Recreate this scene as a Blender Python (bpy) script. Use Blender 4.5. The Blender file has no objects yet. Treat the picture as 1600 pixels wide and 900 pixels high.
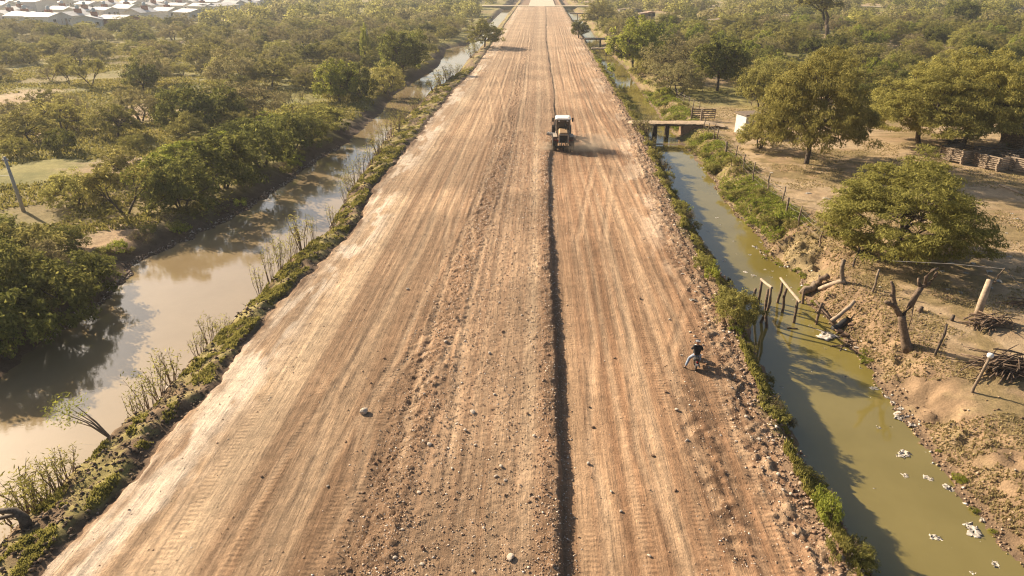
import bpy, bmesh, math, random
import numpy as np
from mathutils import Vector, Matrix

# ------------------------------------------------------------------ camera, sky, sun, exposure
S = bpy.context.scene
COL = S.collection
CAM_H, PITCH, YAW, FOC = 16.0, math.radians(24.8), math.radians(2.24), 1066.67
SUN_EL, SUN_X, SUN_Y = math.radians(27.0), -0.82, 0.572      # towards the sun: left of and beyond the camera

cam = bpy.data.cameras.new('drone_camera')
cam.lens, cam.sensor_width, cam.clip_start, cam.clip_end = 24.0, 36.0, 0.1, 6000
cam_o = bpy.data.objects.new('drone_camera', cam); COL.objects.link(cam_o)
cam_o.location = (0, 0, CAM_H)
cam_o.rotation_euler = (math.radians(90) - PITCH, 0, YAW)
S.camera = cam_o

W = bpy.data.worlds.new('World'); S.world = W; W.use_nodes = True
nt = W.node_tree; nt.nodes.clear()
sky = nt.nodes.new('ShaderNodeTexSky'); sky.sky_type = 'NISHITA'; sky.sun_disc = False
sky.sun_elevation = SUN_EL; sky.sun_rotation = math.atan2(SUN_X, SUN_Y)
sky.air_density = 1.0; sky.dust_density = 3.0; sky.ozone_density = 0.4; sky.altitude = 100
bg = nt.nodes.new('ShaderNodeBackground'); bg.inputs['Strength'].default_value = 0.06
wo = nt.nodes.new('ShaderNodeOutputWorld')
nt.links.new(sky.outputs[0], bg.inputs[0]); nt.links.new(bg.outputs[0], wo.inputs[0])

sd = bpy.data.lights.new('sun', 'SUN'); sd.energy = 5.0; sd.angle = math.radians(0.6); sd.color = (1.0, 0.86, 0.66)
so = bpy.data.objects.new('sun', sd); COL.objects.link(so)
v = Vector((SUN_X * math.cos(SUN_EL), SUN_Y * math.cos(SUN_EL), math.sin(SUN_EL)))
so.rotation_euler = v.to_track_quat('Z', 'Y').to_euler(); so.location = (-60, 40, 60)

S.view_settings.view_transform = 'Standard'; S.view_settings.look = 'None'
S.view_settings.exposure = 1.12; S.view_settings.gamma = 1.0
S.render.engine = 'CYCLES'
cy = S.cycles
cy.use_denoising = True; cy.filter_width = 1.15
cy.max_bounces = 6; cy.diffuse_bounces = 5; cy.glossy_bounces = 2; cy.transmission_bounces = 3; cy.volume_bounces = 0
cy.transparent_max_bounces = 6
cy.sample_clamp_indirect = 4
cy.volume_step_rate = 4

# ------------------------------------------------------------------ small maths
rng = np.random.default_rng(7)
R = random.Random(11)

def pix(px, py, z=0.0):
    """ground point seen at a pixel of the 1600x900 survey frame"""
    a = (px - 800) / FOC; b = (450 - py) / FOC
    fy = math.cos(PITCH) + b * math.sin(PITCH); fz = -math.sin(PITCH) + b * math.cos(PITCH)
    x = a * math.cos(YAW) - fy * math.sin(YAW); y = a * math.sin(YAW) + fy * math.cos(YAW)
    t = (z - CAM_H) / fz
    return x * t, y * t

def depth_scale(x, y, z=0.0):
    """survey pixels per metre at a point"""
    fwd = -x * math.sin(YAW) + y * math.cos(YAW)
    d = fwd * math.cos(PITCH) + (CAM_H - z) * math.sin(PITCH)
    return FOC / d

def view_drop(x, y, z=0.0):
    return math.atan2(CAM_H - z, math.hypot(x, y))

def _hash(i, j, s):
    h = (i.astype(np.int64) * 374761393 + j.astype(np.int64) * 668265263 + s * 974711) & 0x7fffffff
    h = ((h ^ (h >> 13)) * 1274126177) & 0x7fffffff
    h = (h ^ (h >> 16)) & 0xffff
    return h / 65535.0

def vnoise(x, y, s=0):
    x = np.asarray(x, float); y = np.asarray(y, float)
    xi = np.floor(x); yi = np.floor(y); fx = x - xi; fy = y - yi
    fx = fx * fx * (3 - 2 * fx); fy = fy * fy * (3 - 2 * fy)
    a = _hash(xi, yi, s); b = _hash(xi + 1, yi, s); c = _hash(xi, yi + 1, s); d = _hash(xi + 1, yi + 1, s)
    return (a * (1 - fx) + b * fx) * (1 - fy) + (c * (1 - fx) + d * fx) * fy

def fbm(x, y, o=4, s=0):
    r = 0; a = 0.5; t = 0
    for k in range(o):
        r = r + a * vnoise(x * 2 ** k, y * 2 ** k, s + k * 17); t += a; a *= 0.55
    return r / t

def sm(a, b, x):
    t = np.clip((x - a) / (b - a), 0, 1); return t * t * (3 - 2 * t)

def lerp(a, b, t): return a + (b - a) * t

# ------------------------------------------------------------------ object helpers
def link(o, parent=None):
    COL.objects.link(o)
    if parent is not None: o.parent = parent
    return o

def tag(o, label=None, cat=None, group=None, kind=None):
    if label: o['label'] = label
    if cat: o['category'] = cat
    if group: o['group'] = group
    if kind: o['kind'] = kind
    return o

def thing(name, label, cat, loc=(0, 0, 0), rz=0.0, group=None):
    o = bpy.data.objects.new(name, None); link(o)
    o.empty_display_size = 0.3; o.location = loc; o.rotation_euler = (0, 0, rz)
    return tag(o, label, cat, group)

def np_mesh(name, V, F, mats, smooth=False, midx=None):
    """V (n,3), F (m,k) numpy -> mesh"""
    me = bpy.data.meshes.new(name)
    n, k = F.shape
    me.vertices.add(len(V)); me.vertices.foreach_set('co', np.ascontiguousarray(V, np.float32).ravel())
    me.loops.add(n * k); me.loops.foreach_set('vertex_index', np.ascontiguousarray(F, np.int32).ravel())
    me.polygons.add(n); me.polygons.foreach_set('loop_start', np.arange(0, n * k, k, dtype=np.int32))
    if smooth: me.polygons.foreach_set('use_smooth', np.ones(n, bool))
    for m in (mats if isinstance(mats, (list, tuple)) else [mats]): me.materials.append(m)
    if midx is not None: me.polygons.foreach_set('material_index', np.ascontiguousarray(midx, np.int32))
    me.update(calc_edges=True)
    return me

def set_col(me, name, rgb):
    at = me.attributes.new(name, 'FLOAT_COLOR', 'POINT')
    c = np.ones((len(rgb), 4), np.float32); c[:, :3] = rgb
    at.data.foreach_set('color', c.ravel())

def set_f(me, name, v):
    at = me.attributes.new(name, 'FLOAT', 'POINT'); at.data.foreach_set('value', np.ascontiguousarray(v, np.float32))

def obj(name, me, parent=None): return link(bpy.data.objects.new(name, me), parent)

class MB:
    def __init__(s): s.v = []; s.f = []
    def add(s, vs, fs, M=None):
        b = len(s.v)
        s.v += [tuple(M @ Vector(p)) if M is not None else tuple(p) for p in vs]
        s.f += [tuple(b + i for i in f) for f in fs]; return s
    def box(s, c, d, M=None, taper=1.0, ax=0.0):
        x, y, z = d[0] / 2, d[1] / 2, d[2] / 2; t = taper
        vs = [(-x, -y, -z), (x, -y, -z), (x, y, -z), (-x, y, -z), (-x * t, -y * t, z), (x * t, -y * t, z), (x * t, y * t, z), (-x * t, y * t, z)]
        T = Matrix.Translation(c) @ Matrix.Rotation(ax, 4, 'Z')
        if M is not None: T = M @ T
        return s.add(vs, [(3, 2, 1, 0), (4, 5, 6, 7), (0, 1, 5, 4), (1, 2, 6, 5), (2, 3, 7, 6), (3, 0, 4, 7)], T)
    def tube(s, pts, rad, n=6, cap=True, M=None):
        pts = [Vector(p) for p in pts]
        if not hasattr(rad, '__len__'): rad = [rad] * len(pts)
        b = len(s.v); vs = []; fs = []
        up = Vector((0.13, 0.21, 1)).normalized()
        for i, p in enumerate(pts):
            d = (pts[min(i + 1, len(pts) - 1)] - pts[max(i - 1, 0)])
            d = d.normalized() if d.length > 1e-9 else Vector((0, 0, 1))
            a = d.cross(up if abs(d.dot(up)) < 0.95 else Vector((1, 0, 0))).normalized(); c = d.cross(a)
            for k in range(n):
                t = 2 * math.pi * k / n
                vs.append(p + (a * math.cos(t) + c * math.sin(t)) * rad[i])
        for i in range(len(pts) - 1):
            for k in range(n):
                fs.append((i * n + k, i * n + (k + 1) % n, (i + 1) * n + (k + 1) % n, (i + 1) * n + k))
        if cap:
            fs.append(tuple(range(n - 1, -1, -1))); fs.append(tuple((len(pts) - 1) * n + k for k in range(n)))
        return s.add(vs, fs, M)
    def lathe(s, prof, n=16, M=None):
        vs = []; fs = []
        for r, z in prof:
            for k in range(n):
                t = 2 * math.pi * k / n; vs.append((r * math.cos(t), r * math.sin(t), z))
        m = len(prof)
        for i in range(m - 1):
            for k in range(n): fs.append((i * n + k, i * n + (k + 1) % n, (i + 1) * n + (k + 1) % n, (i + 1) * n + k))
        fs.append(tuple(range(n - 1, -1, -1))); fs.append(tuple((m - 1) * n + k for k in range(n)))
        return s.add(vs, fs, M)
    def prism(s, poly, y0, y1, M=None):
        """poly in x,z extruded along y"""
        n = len(poly); vs = [(p[0], y0, p[1]) for p in poly] + [(p[0], y1, p[1]) for p in poly]
        fs = [tuple(range(n)), tuple(range(2 * n - 1, n - 1, -1))]
        fs += [(i, i + n, (i + 1) % n + n, (i + 1) % n) for i in range(n)]
        return s.add(vs, fs, M)
    def mesh(s, name, m, smooth=False, bevel=0.0):
        me = bpy.data.meshes.new(name); me.from_pydata(s.v, [], s.f); me.materials.append(m)
        bm = bmesh.new(); bm.from_mesh(me)
        bmesh.ops.recalc_face_normals(bm, faces=bm.faces)
        if bevel > 0:
            es = [e for e in bm.edges if len(e.link_faces) == 2 and e.calc_face_angle(0) > 0.6]
            bmesh.ops.bevel(bm, geom=es, offset=bevel, segments=1, affect='EDGES', clamp_overlap=True)
        bm.to_mesh(me); bm.free()
        if smooth: me.polygons.foreach_set('use_smooth', np.ones(len(me.polygons), bool))
        return me
    def build(s, name, m, parent=None, smooth=False, bevel=0.0): return obj(name, s.mesh(name, m, smooth, bevel), parent)

def RX(a): return Matrix.Rotation(a, 4, 'X')
def RY(a): return Matrix.Rotation(a, 4, 'Y')
def RZ(a): return Matrix.Rotation(a, 4, 'Z')
def TR(*p): return Matrix.Translation(p)

def dup(root, loc=None, rz=None, label=None, group=None, scale=None):
    kids = {}
    for o in COL.objects:
        if o.parent is not None: kids.setdefault(o.parent.name, []).append(o)
    def go(o, par):
        c = o.copy(); COL.objects.link(c); c.parent = par
        for k in kids.get(o.name, []): go(k, c)
        return c
    r = go(root, None)
    if loc is not None: r.location = loc
    if rz is not None: r.rotation_euler = (0, 0, rz)
    if scale is not None: r.scale = scale if hasattr(scale, '__len__') else (scale,) * 3
    if label: r['label'] = label
    if group: r['group'] = group
    return r

# ------------------------------------------------------------------ materials
def new_mat(name):
    m = bpy.data.materials.new(name); m.use_nodes = True
    return m, m.node_tree.nodes, m.node_tree.links, m.node_tree.nodes['Principled BSDF']

def noise_node(N, L, co, scale, detail=4, rough=0.6):
    n = N.new('ShaderNodeTexNoise'); n.inputs['Scale'].default_value = scale
    n.inputs['Detail'].default_value = detail; n.inputs['Roughness'].default_value = rough
    if co is not None: L.new(co, n.inputs['Vector'])
    return n

def ramp(N, L, fac, stops):
    r = N.new('ShaderNodeValToRGB'); e = r.color_ramp.elements
    while len(e) < len(stops): e.new(0.5)
    for k, (p, c) in enumerate(stops):
        e[k].position = p; e[k].color = (c if hasattr(c, '__len__') else (c, c, c)) + ((1,) if not hasattr(c, '__len__') or len(c) == 3 else ())
    L.new(fac, r.inputs[0]); return r

def mixc(N, L, a, b, fac, mode='MIX'):
    m = N.new('ShaderNodeMix'); m.data_type = 'RGBA'; m.blend_type = mode
    for sock, val in ((m.inputs[0], fac), (m.inputs[6], a), (m.inputs[7], b)):
        if hasattr(val, 'is_linked'): L.new(val, sock)
        elif hasattr(val, '__len__'): sock.default_value = tuple(val) + ((1,) if len(val) == 3 else ())
        else: sock.default_value = val
    return m.outputs[2]

def simple_mat(name, c, rough=0.7, metal=0.0, var=0.25, scale=6.0, bump=0.0, c2=None, spec=0.3):
    m, N, L, P = new_mat(name)
    tc = N.new('ShaderNodeTexCoord')
    n = noise_node(N, L, tc.outputs['Object'], scale, 6, 0.65)
    c2 = c2 or tuple(x * (1 - var * 1.4) for x in c)
    r = ramp(N, L, n.outputs[0], [(0.32, c2), (0.62, c)])
    oi = N.new('ShaderNodeObjectInfo')
    mr = N.new('ShaderNodeMapRange'); mr.inputs[3].default_value = 0.88; mr.inputs[4].default_value = 1.1
    L.new(oi.outputs['Random'], mr.inputs[0])
    L.new(mixc(N, L, r.outputs[0], mr.outputs[0], 1.0, 'MULTIPLY'), P.inputs['Base Color'])
    P.inputs['Roughness'].default_value = rough; P.inputs['Metallic'].default_value = metal
    P.inputs['Specular IOR Level'].default_value = spec
    if bump:
        b = N.new('ShaderNodeBump'); b.inputs['Strength'].default_value = bump; b.inputs['Distance'].default_value = 0.03
        L.new(n.outputs[0], b.inputs['Height']); L.new(b.outputs[0], P.inputs['Normal'])
    return m

def leaf_mat(name, lo, hi, trans=0.35):
    m, N, L, P = new_mat(name); N.remove(P)
    out = N['Material Output']
    geo = N.new('ShaderNodeNewGeometry'); oi = N.new('ShaderNodeObjectInfo')
    r = ramp(N, L, geo.outputs['Random Per Island'], [(0.0, lo), (1.0, hi)])
    mr = N.new('ShaderNodeHueSaturation')
    a = N.new('ShaderNodeMapRange'); a.inputs[3].default_value = 0.496; a.inputs[4].default_value = 0.511
    b = N.new('ShaderNodeMapRange'); b.inputs[3].default_value = 0.86; b.inputs[4].default_value = 1.16
    w = N.new('ShaderNodeTexWhiteNoise'); w.noise_dimensions = '1D'
    L.new(oi.outputs['Random'], w.inputs['W'])
    L.new(oi.outputs['Random'], a.inputs[0]); L.new(w.outputs[0], b.inputs[0])
    L.new(a.outputs[0], mr.inputs['Hue']); L.new(b.outputs[0], mr.inputs['Value']); L.new(r.outputs[0], mr.inputs['Color'])
    d = N.new('ShaderNodeBsdfDiffuse'); t = N.new('ShaderNodeBsdfTranslucent'); x = N.new('ShaderNodeMixShader')
    x.inputs[0].default_value = trans
    L.new(mr.outputs[0], d.inputs[0]); L.new(mr.outputs[0], t.inputs[0])
    L.new(d.outputs[0], x.inputs[1]); L.new(t.outputs[0], x.inputs[2]); L.new(x.outputs[0], out.inputs[0])
    return m

def earth_mat(name, streak=False):
    """base colour from the sheet's own 'tone' attribute, broken up by noise; real relief in the bump"""
    m, N, L, P = new_mat(name)
    at = N.new('ShaderNodeAttribute'); at.attribute_name = 'tone'
    tc = N.new('ShaderNodeTexCoord'); co = tc.outputs['Object']
    n1 = noise_node(N, L, co, 1.7, 8, 0.7); n2 = noise_node(N, L, co, 13.0, 6, 0.75)
    c = mixc(N, L, at.outputs['Color'], ramp(N, L, n1.outputs[0], [(0.3, 0.72), (0.7, 1.22)]).outputs[0], 1.0, 'MULTIPLY')
    c = mixc(N, L, c, ramp(N, L, n2.outputs[0], [(0.3, 0.62), (0.5, 1.0), (0.72, 1.3)]).outputs[0], 0.85, 'MULTIPLY')
    h = N.new('ShaderNodeMath'); h.operation = 'MULTIPLY_ADD'; h.inputs[1].default_value = 0.5
    L.new(n2.outputs[0], h.inputs[0]); L.new(n1.outputs[0], h.inputs[2])
    hv = h.outputs[0]
    if streak:
        mp = N.new('ShaderNodeMapping'); mp.inputs['Scale'].default_value = (5.5, 0.22, 1.0); L.new(co, mp.inputs[0])
        n3 = noise_node(N, L, mp.outputs[0], 1.0, 7, 0.72)
        c = mixc(N, L, c, ramp(N, L, n3.outputs[0], [(0.33, 0.70), (0.5, 1.0), (0.68, 1.30)]).outputs[0], 0.6, 'MULTIPLY')
        # pale grit
        vo = N.new('ShaderNodeTexVoronoi'); vo.inputs['Scale'].default_value = 7.0; L.new(co, vo.inputs['Vector'])
        g = ramp(N, L, vo.outputs['Distance'], [(0.10, 1.0), (0.17, 0.0)])
        gt = N.new('ShaderNodeAttribute'); gt.attribute_name = 'grit'
        gm = N.new('ShaderNodeMath'); gm.operation = 'MULTIPLY'; L.new(g.outputs[0], gm.inputs[0]); L.new(gt.outputs['Fac'], gm.inputs[1])
        vc = ramp(N, L, vo.outputs['Color'], [(0.0, (0.20, 0.13, 0.09)), (0.45, (0.46, 0.34, 0.24)), (1.0, (0.62, 0.52, 0.42))])
        c = mixc(N, L, c, vc.outputs[0], gm.outputs[0])
        # lug prints of tyres
        tr = N.new('ShaderNodeAttribute'); tr.attribute_name = 'tread'
        sp = N.new('ShaderNodeSeparateXYZ'); L.new(co, sp.inputs[0])
        ym = N.new('ShaderNodeMath'); ym.operation = 'MULTIPLY'; ym.inputs[1].default_value = 31.0; L.new(sp.outputs[1], ym.inputs[0])
        sx = N.new('ShaderNodeMath'); sx.operation = 'SINE'; L.new(ym.outputs[0], sx.inputs[0])
        tm = N.new('ShaderNodeMath'); tm.operation = 'MULTIPLY'; L.new(sx.outputs[0], tm.inputs[0]); L.new(tr.outputs['Fac'], tm.inputs[1])
        a2 = N.new('ShaderNodeMath'); a2.operation = 'MULTIPLY_ADD'; a2.inputs[1].default_value = 0.9
        L.new(n3.outputs[0], a2.inputs[0]); L.new(hv, a2.inputs[2])
        a3 = N.new('ShaderNodeMath'); a3.operation = 'MULTIPLY_ADD'; a3.inputs[1].default_value = 0.11
        L.new(tm.outputs[0], a3.inputs[0]); L.new(a2.outputs[0], a3.inputs[2]); hv = a3.outputs[0]
    L.new(c, P.inputs['Base Color']); P.inputs['Roughness'].default_value = 0.95; P.inputs['Specular IOR Level'].default_value = 0.15
    b = N.new('ShaderNodeBump'); b.inputs['Strength'].default_value = 0.9; b.inputs['Distance'].default_value = 0.10
    L.new(hv, b.inputs['Height']); L.new(b.outputs[0], P.inputs['Normal'])
    return m

def water_mat(name, c1, c2, ripple):
    m, N, L, P = new_mat(name)
    tc = N.new('ShaderNodeTexCoord'); co = tc.outputs['Object']
    n = noise_node(N, L, co, 0.12, 5, 0.6)
    L.new(ramp(N, L, n.outputs[0], [(0.35, c1), (0.65, c2)]).outputs[0], P.inputs['Base Color'])
    P.inputs['Roughness'].default_value = 0.04; P.inputs['IOR'].default_value = 1.5; P.inputs['Specular IOR Level'].default_value = 1.0
    mp = N.new('ShaderNodeMapping'); mp.inputs['Scale'].default_value = (1.0, 2.2, 1.0); L.new(co, mp.inputs[0])
    w = noise_node(N, L, mp.outputs[0], 2.2, 5, 0.6)
    b = N.new('ShaderNodeBump'); b.inputs['Strength'].default_value = ripple; b.inputs['Distance'].default_value = 0.05
    L.new(w.outputs[0], b.inputs['Height']); L.new(b.outputs[0], P.inputs['Normal'])
    return m

M_ground = earth_mat('earth'); M_road = earth_mat('graded_earth', True)
M_wl = water_mat('silty_water', (0.25, 0.18, 0.095), (0.31, 0.225, 0.125), 0.05)
M_wr = water_mat('green_water', (0.165, 0.128, 0.030), (0.225, 0.175, 0.052), 0.04)
M_bark = simple_mat('bark', (0.13, 0.095, 0.07), 0.9, var=0.5, scale=9, bump=0.8)
M_deadwood = simple_mat('dead_wood', (0.20, 0.135, 0.09), 0.9, var=0.5, scale=7, bump=0.9)
M_post = simple_mat('weathered_timber', (0.26, 0.19, 0.13), 0.9, var=0.45, scale=8, bump=0.6)
M_paletimber = simple_mat('sawn_timber', (0.44, 0.33, 0.23), 0.85, var=0.35, scale=5, bump=0.4)
M_twig = simple_mat('twig', (0.22, 0.15, 0.095), 0.9, var=0.3)
M_stone = simple_mat('stone', (0.64, 0.52, 0.40), 0.9, var=0.35, scale=5, bump=0.5)
M_clod = simple_mat('clod', (0.27, 0.165, 0.10), 0.95, var=0.35, scale=7, bump=0.6)
M_plastic = simple_mat('pale_plastic', (0.54, 0.47, 0.39), 0.45, var=0.3, scale=9)
M_leaf_olive = leaf_mat('olive_leaf', (0.17, 0.152, 0.045), (0.37, 0.318, 0.1), 0.55)
M_leaf_yellow = leaf_mat('yellow_green_leaf', (0.205, 0.185, 0.05), (0.43, 0.372, 0.11), 0.55)
M_leaf_dark = leaf_mat('dark_leaf', (0.1, 0.105, 0.03), (0.24, 0.22, 0.058), 0.5)
M_leaf_green = leaf_mat('fresh_leaf', (0.175, 0.2, 0.034), (0.4, 0.385, 0.075), 0.55)
M_leaf_grey = leaf_mat('grey_olive_leaf', (0.19, 0.16, 0.072), (0.365, 0.3, 0.135), 0.5)
M_grass = leaf_mat('grass_blade', (0.17, 0.155, 0.040), (0.36, 0.30, 0.085), 0.45)
M_straw = leaf_mat('straw_blade', (0.27, 0.20, 0.09), (0.46, 0.36, 0.19), 0.4)
M_grass_green = leaf_mat('green_grass_blade', (0.17, 0.17, 0.030), (0.36, 0.33, 0.065), 0.45)
# ------------------------------------------------------------------ terrain lines (x of each edge as a function of y)
WL = -1.5
def line_fn(pts, z, seed, amp):
    w = [pix(px, py, z) for px, py in pts]
    ys = np.array([p[1] for p in w]); xs = np.array([p[0] for p in w])
    k = np.argsort(ys); ys, xs = ys[k], xs[k]
    def f(y):
        y = np.asarray(y, float)
        return np.interp(y, ys, xs) + amp * (fbm(y * 0.9, y * 0 + seed, 3, seed) - 0.5)
    return f
f_RL = line_fn([(60,900),(137,820),(167,793),(187,773),(277,660),(320,620),(414,497),(470,439),(487,422),(528,385),(558,353),(568,324),(590,287),(645,222),(677,180),(710,140),(740,110)], 0, 1, 0.5)
f_SL = line_fn([(0,870),(63,817),(110,763),(177,703),(227,657),(277,603),(392,493),(409,468),(443,427),(472,402),(519,378),(516,363),(533,334),(541,317),(607,212),(650,175),(670,147),(710,125),(727,100),(757,70)], WL, 2, 0.7)
f_FL = line_fn([(0,590),(60,545),(150,480),(185,445),(225,405),(290,378),(400,318),(500,250),(545,222),(575,197),(597,172),(615,150),(640,132),(675,112),(690,97),(700,75),(732,70)], WL, 3, 1.1)
f_RR = line_fn([(1320,890),(1245,770),(1190,660),(1165,590),(1130,500),(1110,450),(1080,400),(1040,310),(1000,215),(985,185),(940,110),(915,70)], 0, 4, 0.6)
f_CL = line_fn([(1363,893),(1250,700),(1200,600),(1180,530),(1170,480),(1130,430),(1108,390),(1065,320),(1050,290),(1035,255),(1020,225),(985,175),(960,140),(940,105),(932,87)], WL, 5, 0.6)
f_CR = line_fn([(1600,895),(1537,820),(1507,783),(1463,730),(1437,687),(1397,637),(1370,603),(1325,536),(1297,507),(1257,477),(1250,455),(1246,429),(1220,416),(1188,404),(1192,380),(1133,317),(1111,281),(1100,262),(1086,249),(1062,223),(1030,182),(1007,152),(985,122),(975,105),(957,90)], WL, 6, 0.7)

def ground_z(x, y):
    x = np.asarray(x, float); y = np.asarray(y, float)
    FL, SL, RL, RR, CL, CR = f_FL(y), f_SL(y), f_RL(y), f_RR(y), f_CL(y), f_CR(y)
    big = fbm(x * 0.045, y * 0.045, 3, 31) - 0.5; mid = fbm(x * 0.5, y * 0.5, 4, 32) - 0.5; fine = fbm(x * 2.1, y * 2.1, 3, 33) - 0.5
    z = np.full(np.broadcast(x, y).shape, -0.4)
    gl = -0.45 + big * 0.9 + mid * 0.25 + fine * 0.08
    t = sm(0, 2.6, FL - x) ** 0.75
    z = np.where(x <= FL, lerp(WL, gl, t) + (mid * 0.5 + fine * 0.25) * t * (1 - t) * 2.5, z)
    def canal(a, b):
        u = np.clip((x - a) / np.maximum(b - a, 0.1), 0, 1); return WL - 0.9 * np.sin(np.pi * u) ** 0.7
    z = np.where((x > FL) & (x < SL), canal(FL, SL), z)
    u = np.clip((x - SL) / np.maximum(RL - SL, 0.1), 0, 1)
    vf = fbm(x * 4.5, y * 4.5, 3, 35) - 0.5
    strip = WL + 1.15 * sm(-0.10, 0.30, u) + 0.50 * sm(0.2, 0.9, u) + (mid * 0.75 + fine * 0.42 + vf * 0.22) * np.sin(np.pi * u) ** .7 - 0.26 * sm(0.84, 1.0, u + 0.5 * mid)
    z = np.where((x >= SL) & (x <= RL), np.maximum(strip, WL - 0.02) if False else strip, z)
    dl = x - RL; dr = RR - x
    under = np.where(dl < dr, lerp(0.0, -0.4, sm(0.0, 0.9, dl)), lerp(0.0, -0.4, sm(0.0, 0.9, dr)))
    z = np.where((x > RL) & (x < RR), under, z)
    u = np.clip((x - RR) / np.maximum(CL - RR, 0.1), 0, 1)
    z = np.where((x >= RR) & (x <= CL), lerp(0.02, WL, sm(0.15, 1.0, u)) + (mid * 0.4 + fine * 0.35) * np.sin(np.pi * np.clip(u, 0, 1)), z)
    z = np.where((x > CL) & (x < CR), canal(CL, CR), z)
    # mud bar below the near culvert
    bar = np.exp(-((y - 77.0) / 1.1) ** 2)
    z = np.where((x > CL) & (x < CR), np.maximum(z, lerp(z, WL + 0.05, bar)), z)
    gr = -0.30 + big * 0.7 + mid * 0.20 + fine * 0.07
    w = 2.9 + 1.2 * (fbm(y * 0.25, y * 0 + 3.3, 2, 40) - 0.5)
    t = sm(0, 1, (x - CR) / w)
    # slumped, pitted bank beside the broken footbridge
    pit = np.exp(-(((y - 44.5) / 4.5) ** 2)) * np.exp(-(((x - CR - 2.2) / 1.8) ** 2))
    z = np.where(x >= CR, lerp(WL, gr, t) + (mid * 0.75 + fine * 0.6 + 0.3 * (fbm(x * 4.3, y * 4.3, 3, 37) - .5)) * np.sin(np.pi * np.clip(t, 0, 1)) + pit * (fine * 0.5 + mid * 1.5 - 0.2 + 0.5 * (fbm(x * 5, y * 5, 3, 36) - .5)), z)
    return z

def gz(x, y): return float(ground_z(np.array([x]), np.array([y]))[0])

def pixg(px, py):
    z = -0.4
    for _ in range(8):
        x, y = pix(px, py, z); z = 0.5 * z + 0.5 * gz(x, y)
    return pix(px, py, z)

def axis(parts):
    out = []
    for a, b, n in parts: out += list(np.linspace(a, b, n, endpoint=False))
    return out
xs = sorted(-np.geomspace(30, 2600, 90)) + axis([(-30, -27, 8), (-27, -12.0, 84), (-12.0, 8.0, 40), (8.0, 23.0, 84), (23, 30, 24)]) + list(np.geomspace(30, 2600, 110))
xs = np.unique(np.round(xs, 4))
ys = np.unique(np.round(axis([(-40, 8, 24), (8, 62, 270), (62, 110, 130)]) + list(np.geomspace(110, 3200, 150)), 4))
GX, GY = np.meshgrid(xs, ys); GZ = ground_z(GX, GY)
nx, ny = len(xs), len(ys)
def grid_faces(nx, ny):
    i = np.arange(nx - 1)[None, :] + nx * np.arange(ny - 1)[:, None]; i = i.ravel()
    return np.stack([i, i + 1, i + nx + 1, i + nx], 1)

def C(*c): return np.array(c, float)
def ground_tone(x, y):
    FL, SL, RL, RR, CL, CR = f_FL(y), f_SL(y), f_RL(y), f_RR(y), f_CL(y), f_CR(y)
    a = fbm(x * 0.06, y * 0.06, 4, 51)[..., None]; b = fbm(x * 0.35, y * 0.35, 4, 52)[..., None]; c = fbm(x * 1.3, y * 1.3, 4, 53)[..., None]
    grass = lerp(C(.170, .155, .045), C(.300, .250, .085), sm(.3, .7, b)); straw = lerp(C(.30, .225, .105), C(.235, .165, .08), c)
    sand = lerp(C(.43, .31, .185), C(.36, .24, .135), sm(.35, .65, b)); mud = lerp(C(.085, .058, .038), C(.17, .11, .07), c)
    left = lerp(grass, straw, sm(.50, .64, a) * .8)
    lsand = np.zeros(x.shape)
    for px, py, r in ((150, 372, 3.2), (165, 390, 2.2), (225, 165, 5), (15, 150, 6), (285, 62, 5), (375, 140, 4), (60, 205, 4), (170, 255, 3)):
        qx, qy = pix(px, py); lsand = np.maximum(lsand, np.exp(-(((x - qx) / r) ** 2 + ((y - qy) / (r * 1.5)) ** 2)))
    left = lerp(left, sand * 1.05, sm(.25, .6, lsand[..., None] + (c - .5) * .6))
    left = lerp(left, mud, sm(3.2, 0.8, (FL - x)[..., None] + (b - .5) * 3))
    # right yard: trampled sand, straw towards the back, green by the ditch north of the culvert
    right = lerp(sand, straw, sm(.46, .60, c * .5 + b * .5))
    yard = sm(105, 80, y)[..., None] * np.ones_like(a)
    right = lerp(lerp(grass, straw, sm(.5, .7, a)), right, np.maximum(yard, sm(.52, .62, a)))
    bank = lerp(lerp(C(.31, .205, .12), C(.22, .145, .085), sm(.35, .65, c)), C(.30, .23, .115), .7 * sm(.5, .62, b))
    right = lerp(bank, right, sm(2.0, 4.2, (x - CR)[..., None] + (b - .5) * 2))
    gb = (sm(3.6, 1.5, x - CR) * sm(47, 54, y))[..., None]
    right = lerp(right, lerp(C(.17, .145, .035), bank, sm(.40, .62, c)), gb * .9)
    right = lerp(right, mud * 1.2, sm(.55, .1, (x - CR)[..., None] + (c - .5) * .5))
    strip = lerp(lerp(C(.23, .19, .06), C(.36, .28, .12), b), lerp(mud, C(.24, .16, .09), b), sm(.44, .60, c * .6 + b * .4))
    su = ((x - SL) / np.maximum(RL - SL, .1))[..., None]
    strip = lerp(mud, strip, sm(.08, .25, su)); strip = lerp(strip, mud * 1.0, sm(.84, .95, su + (c - .5) * .2))  # mud tone along the road-side edge deepens the shadow line in colour
    verge = lerp(C(.27, .175, .105), C(.16, .125, .045), sm(.42, .6, b))
    col = np.where((x < FL)[..., None], left, straw)
    col = np.where(((x >= FL) & (x < SL))[..., None], mud, col)
    col = np.where(((x >= SL) & (x <= RL))[..., None], strip, col)
    col = np.where(((x > RL) & (x < RR))[..., None], C(.25, .16, .10), col)
    col = np.where(((x >= RR) & (x <= CL))[..., None], verge, col)
    col = np.where(((x > CL) & (x < CR))[..., None], mud * 1.3, col)
    col = np.where((x >= CR)[..., None], right, col)
    return col
me = np_mesh('ground', np.stack([GX.ravel(), GY.ravel(), GZ.ravel()], 1), grid_faces(nx, ny), M_ground, smooth=True)
set_col(me, 'tone', ground_tone(GX, GY).reshape(-1, 3))
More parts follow.
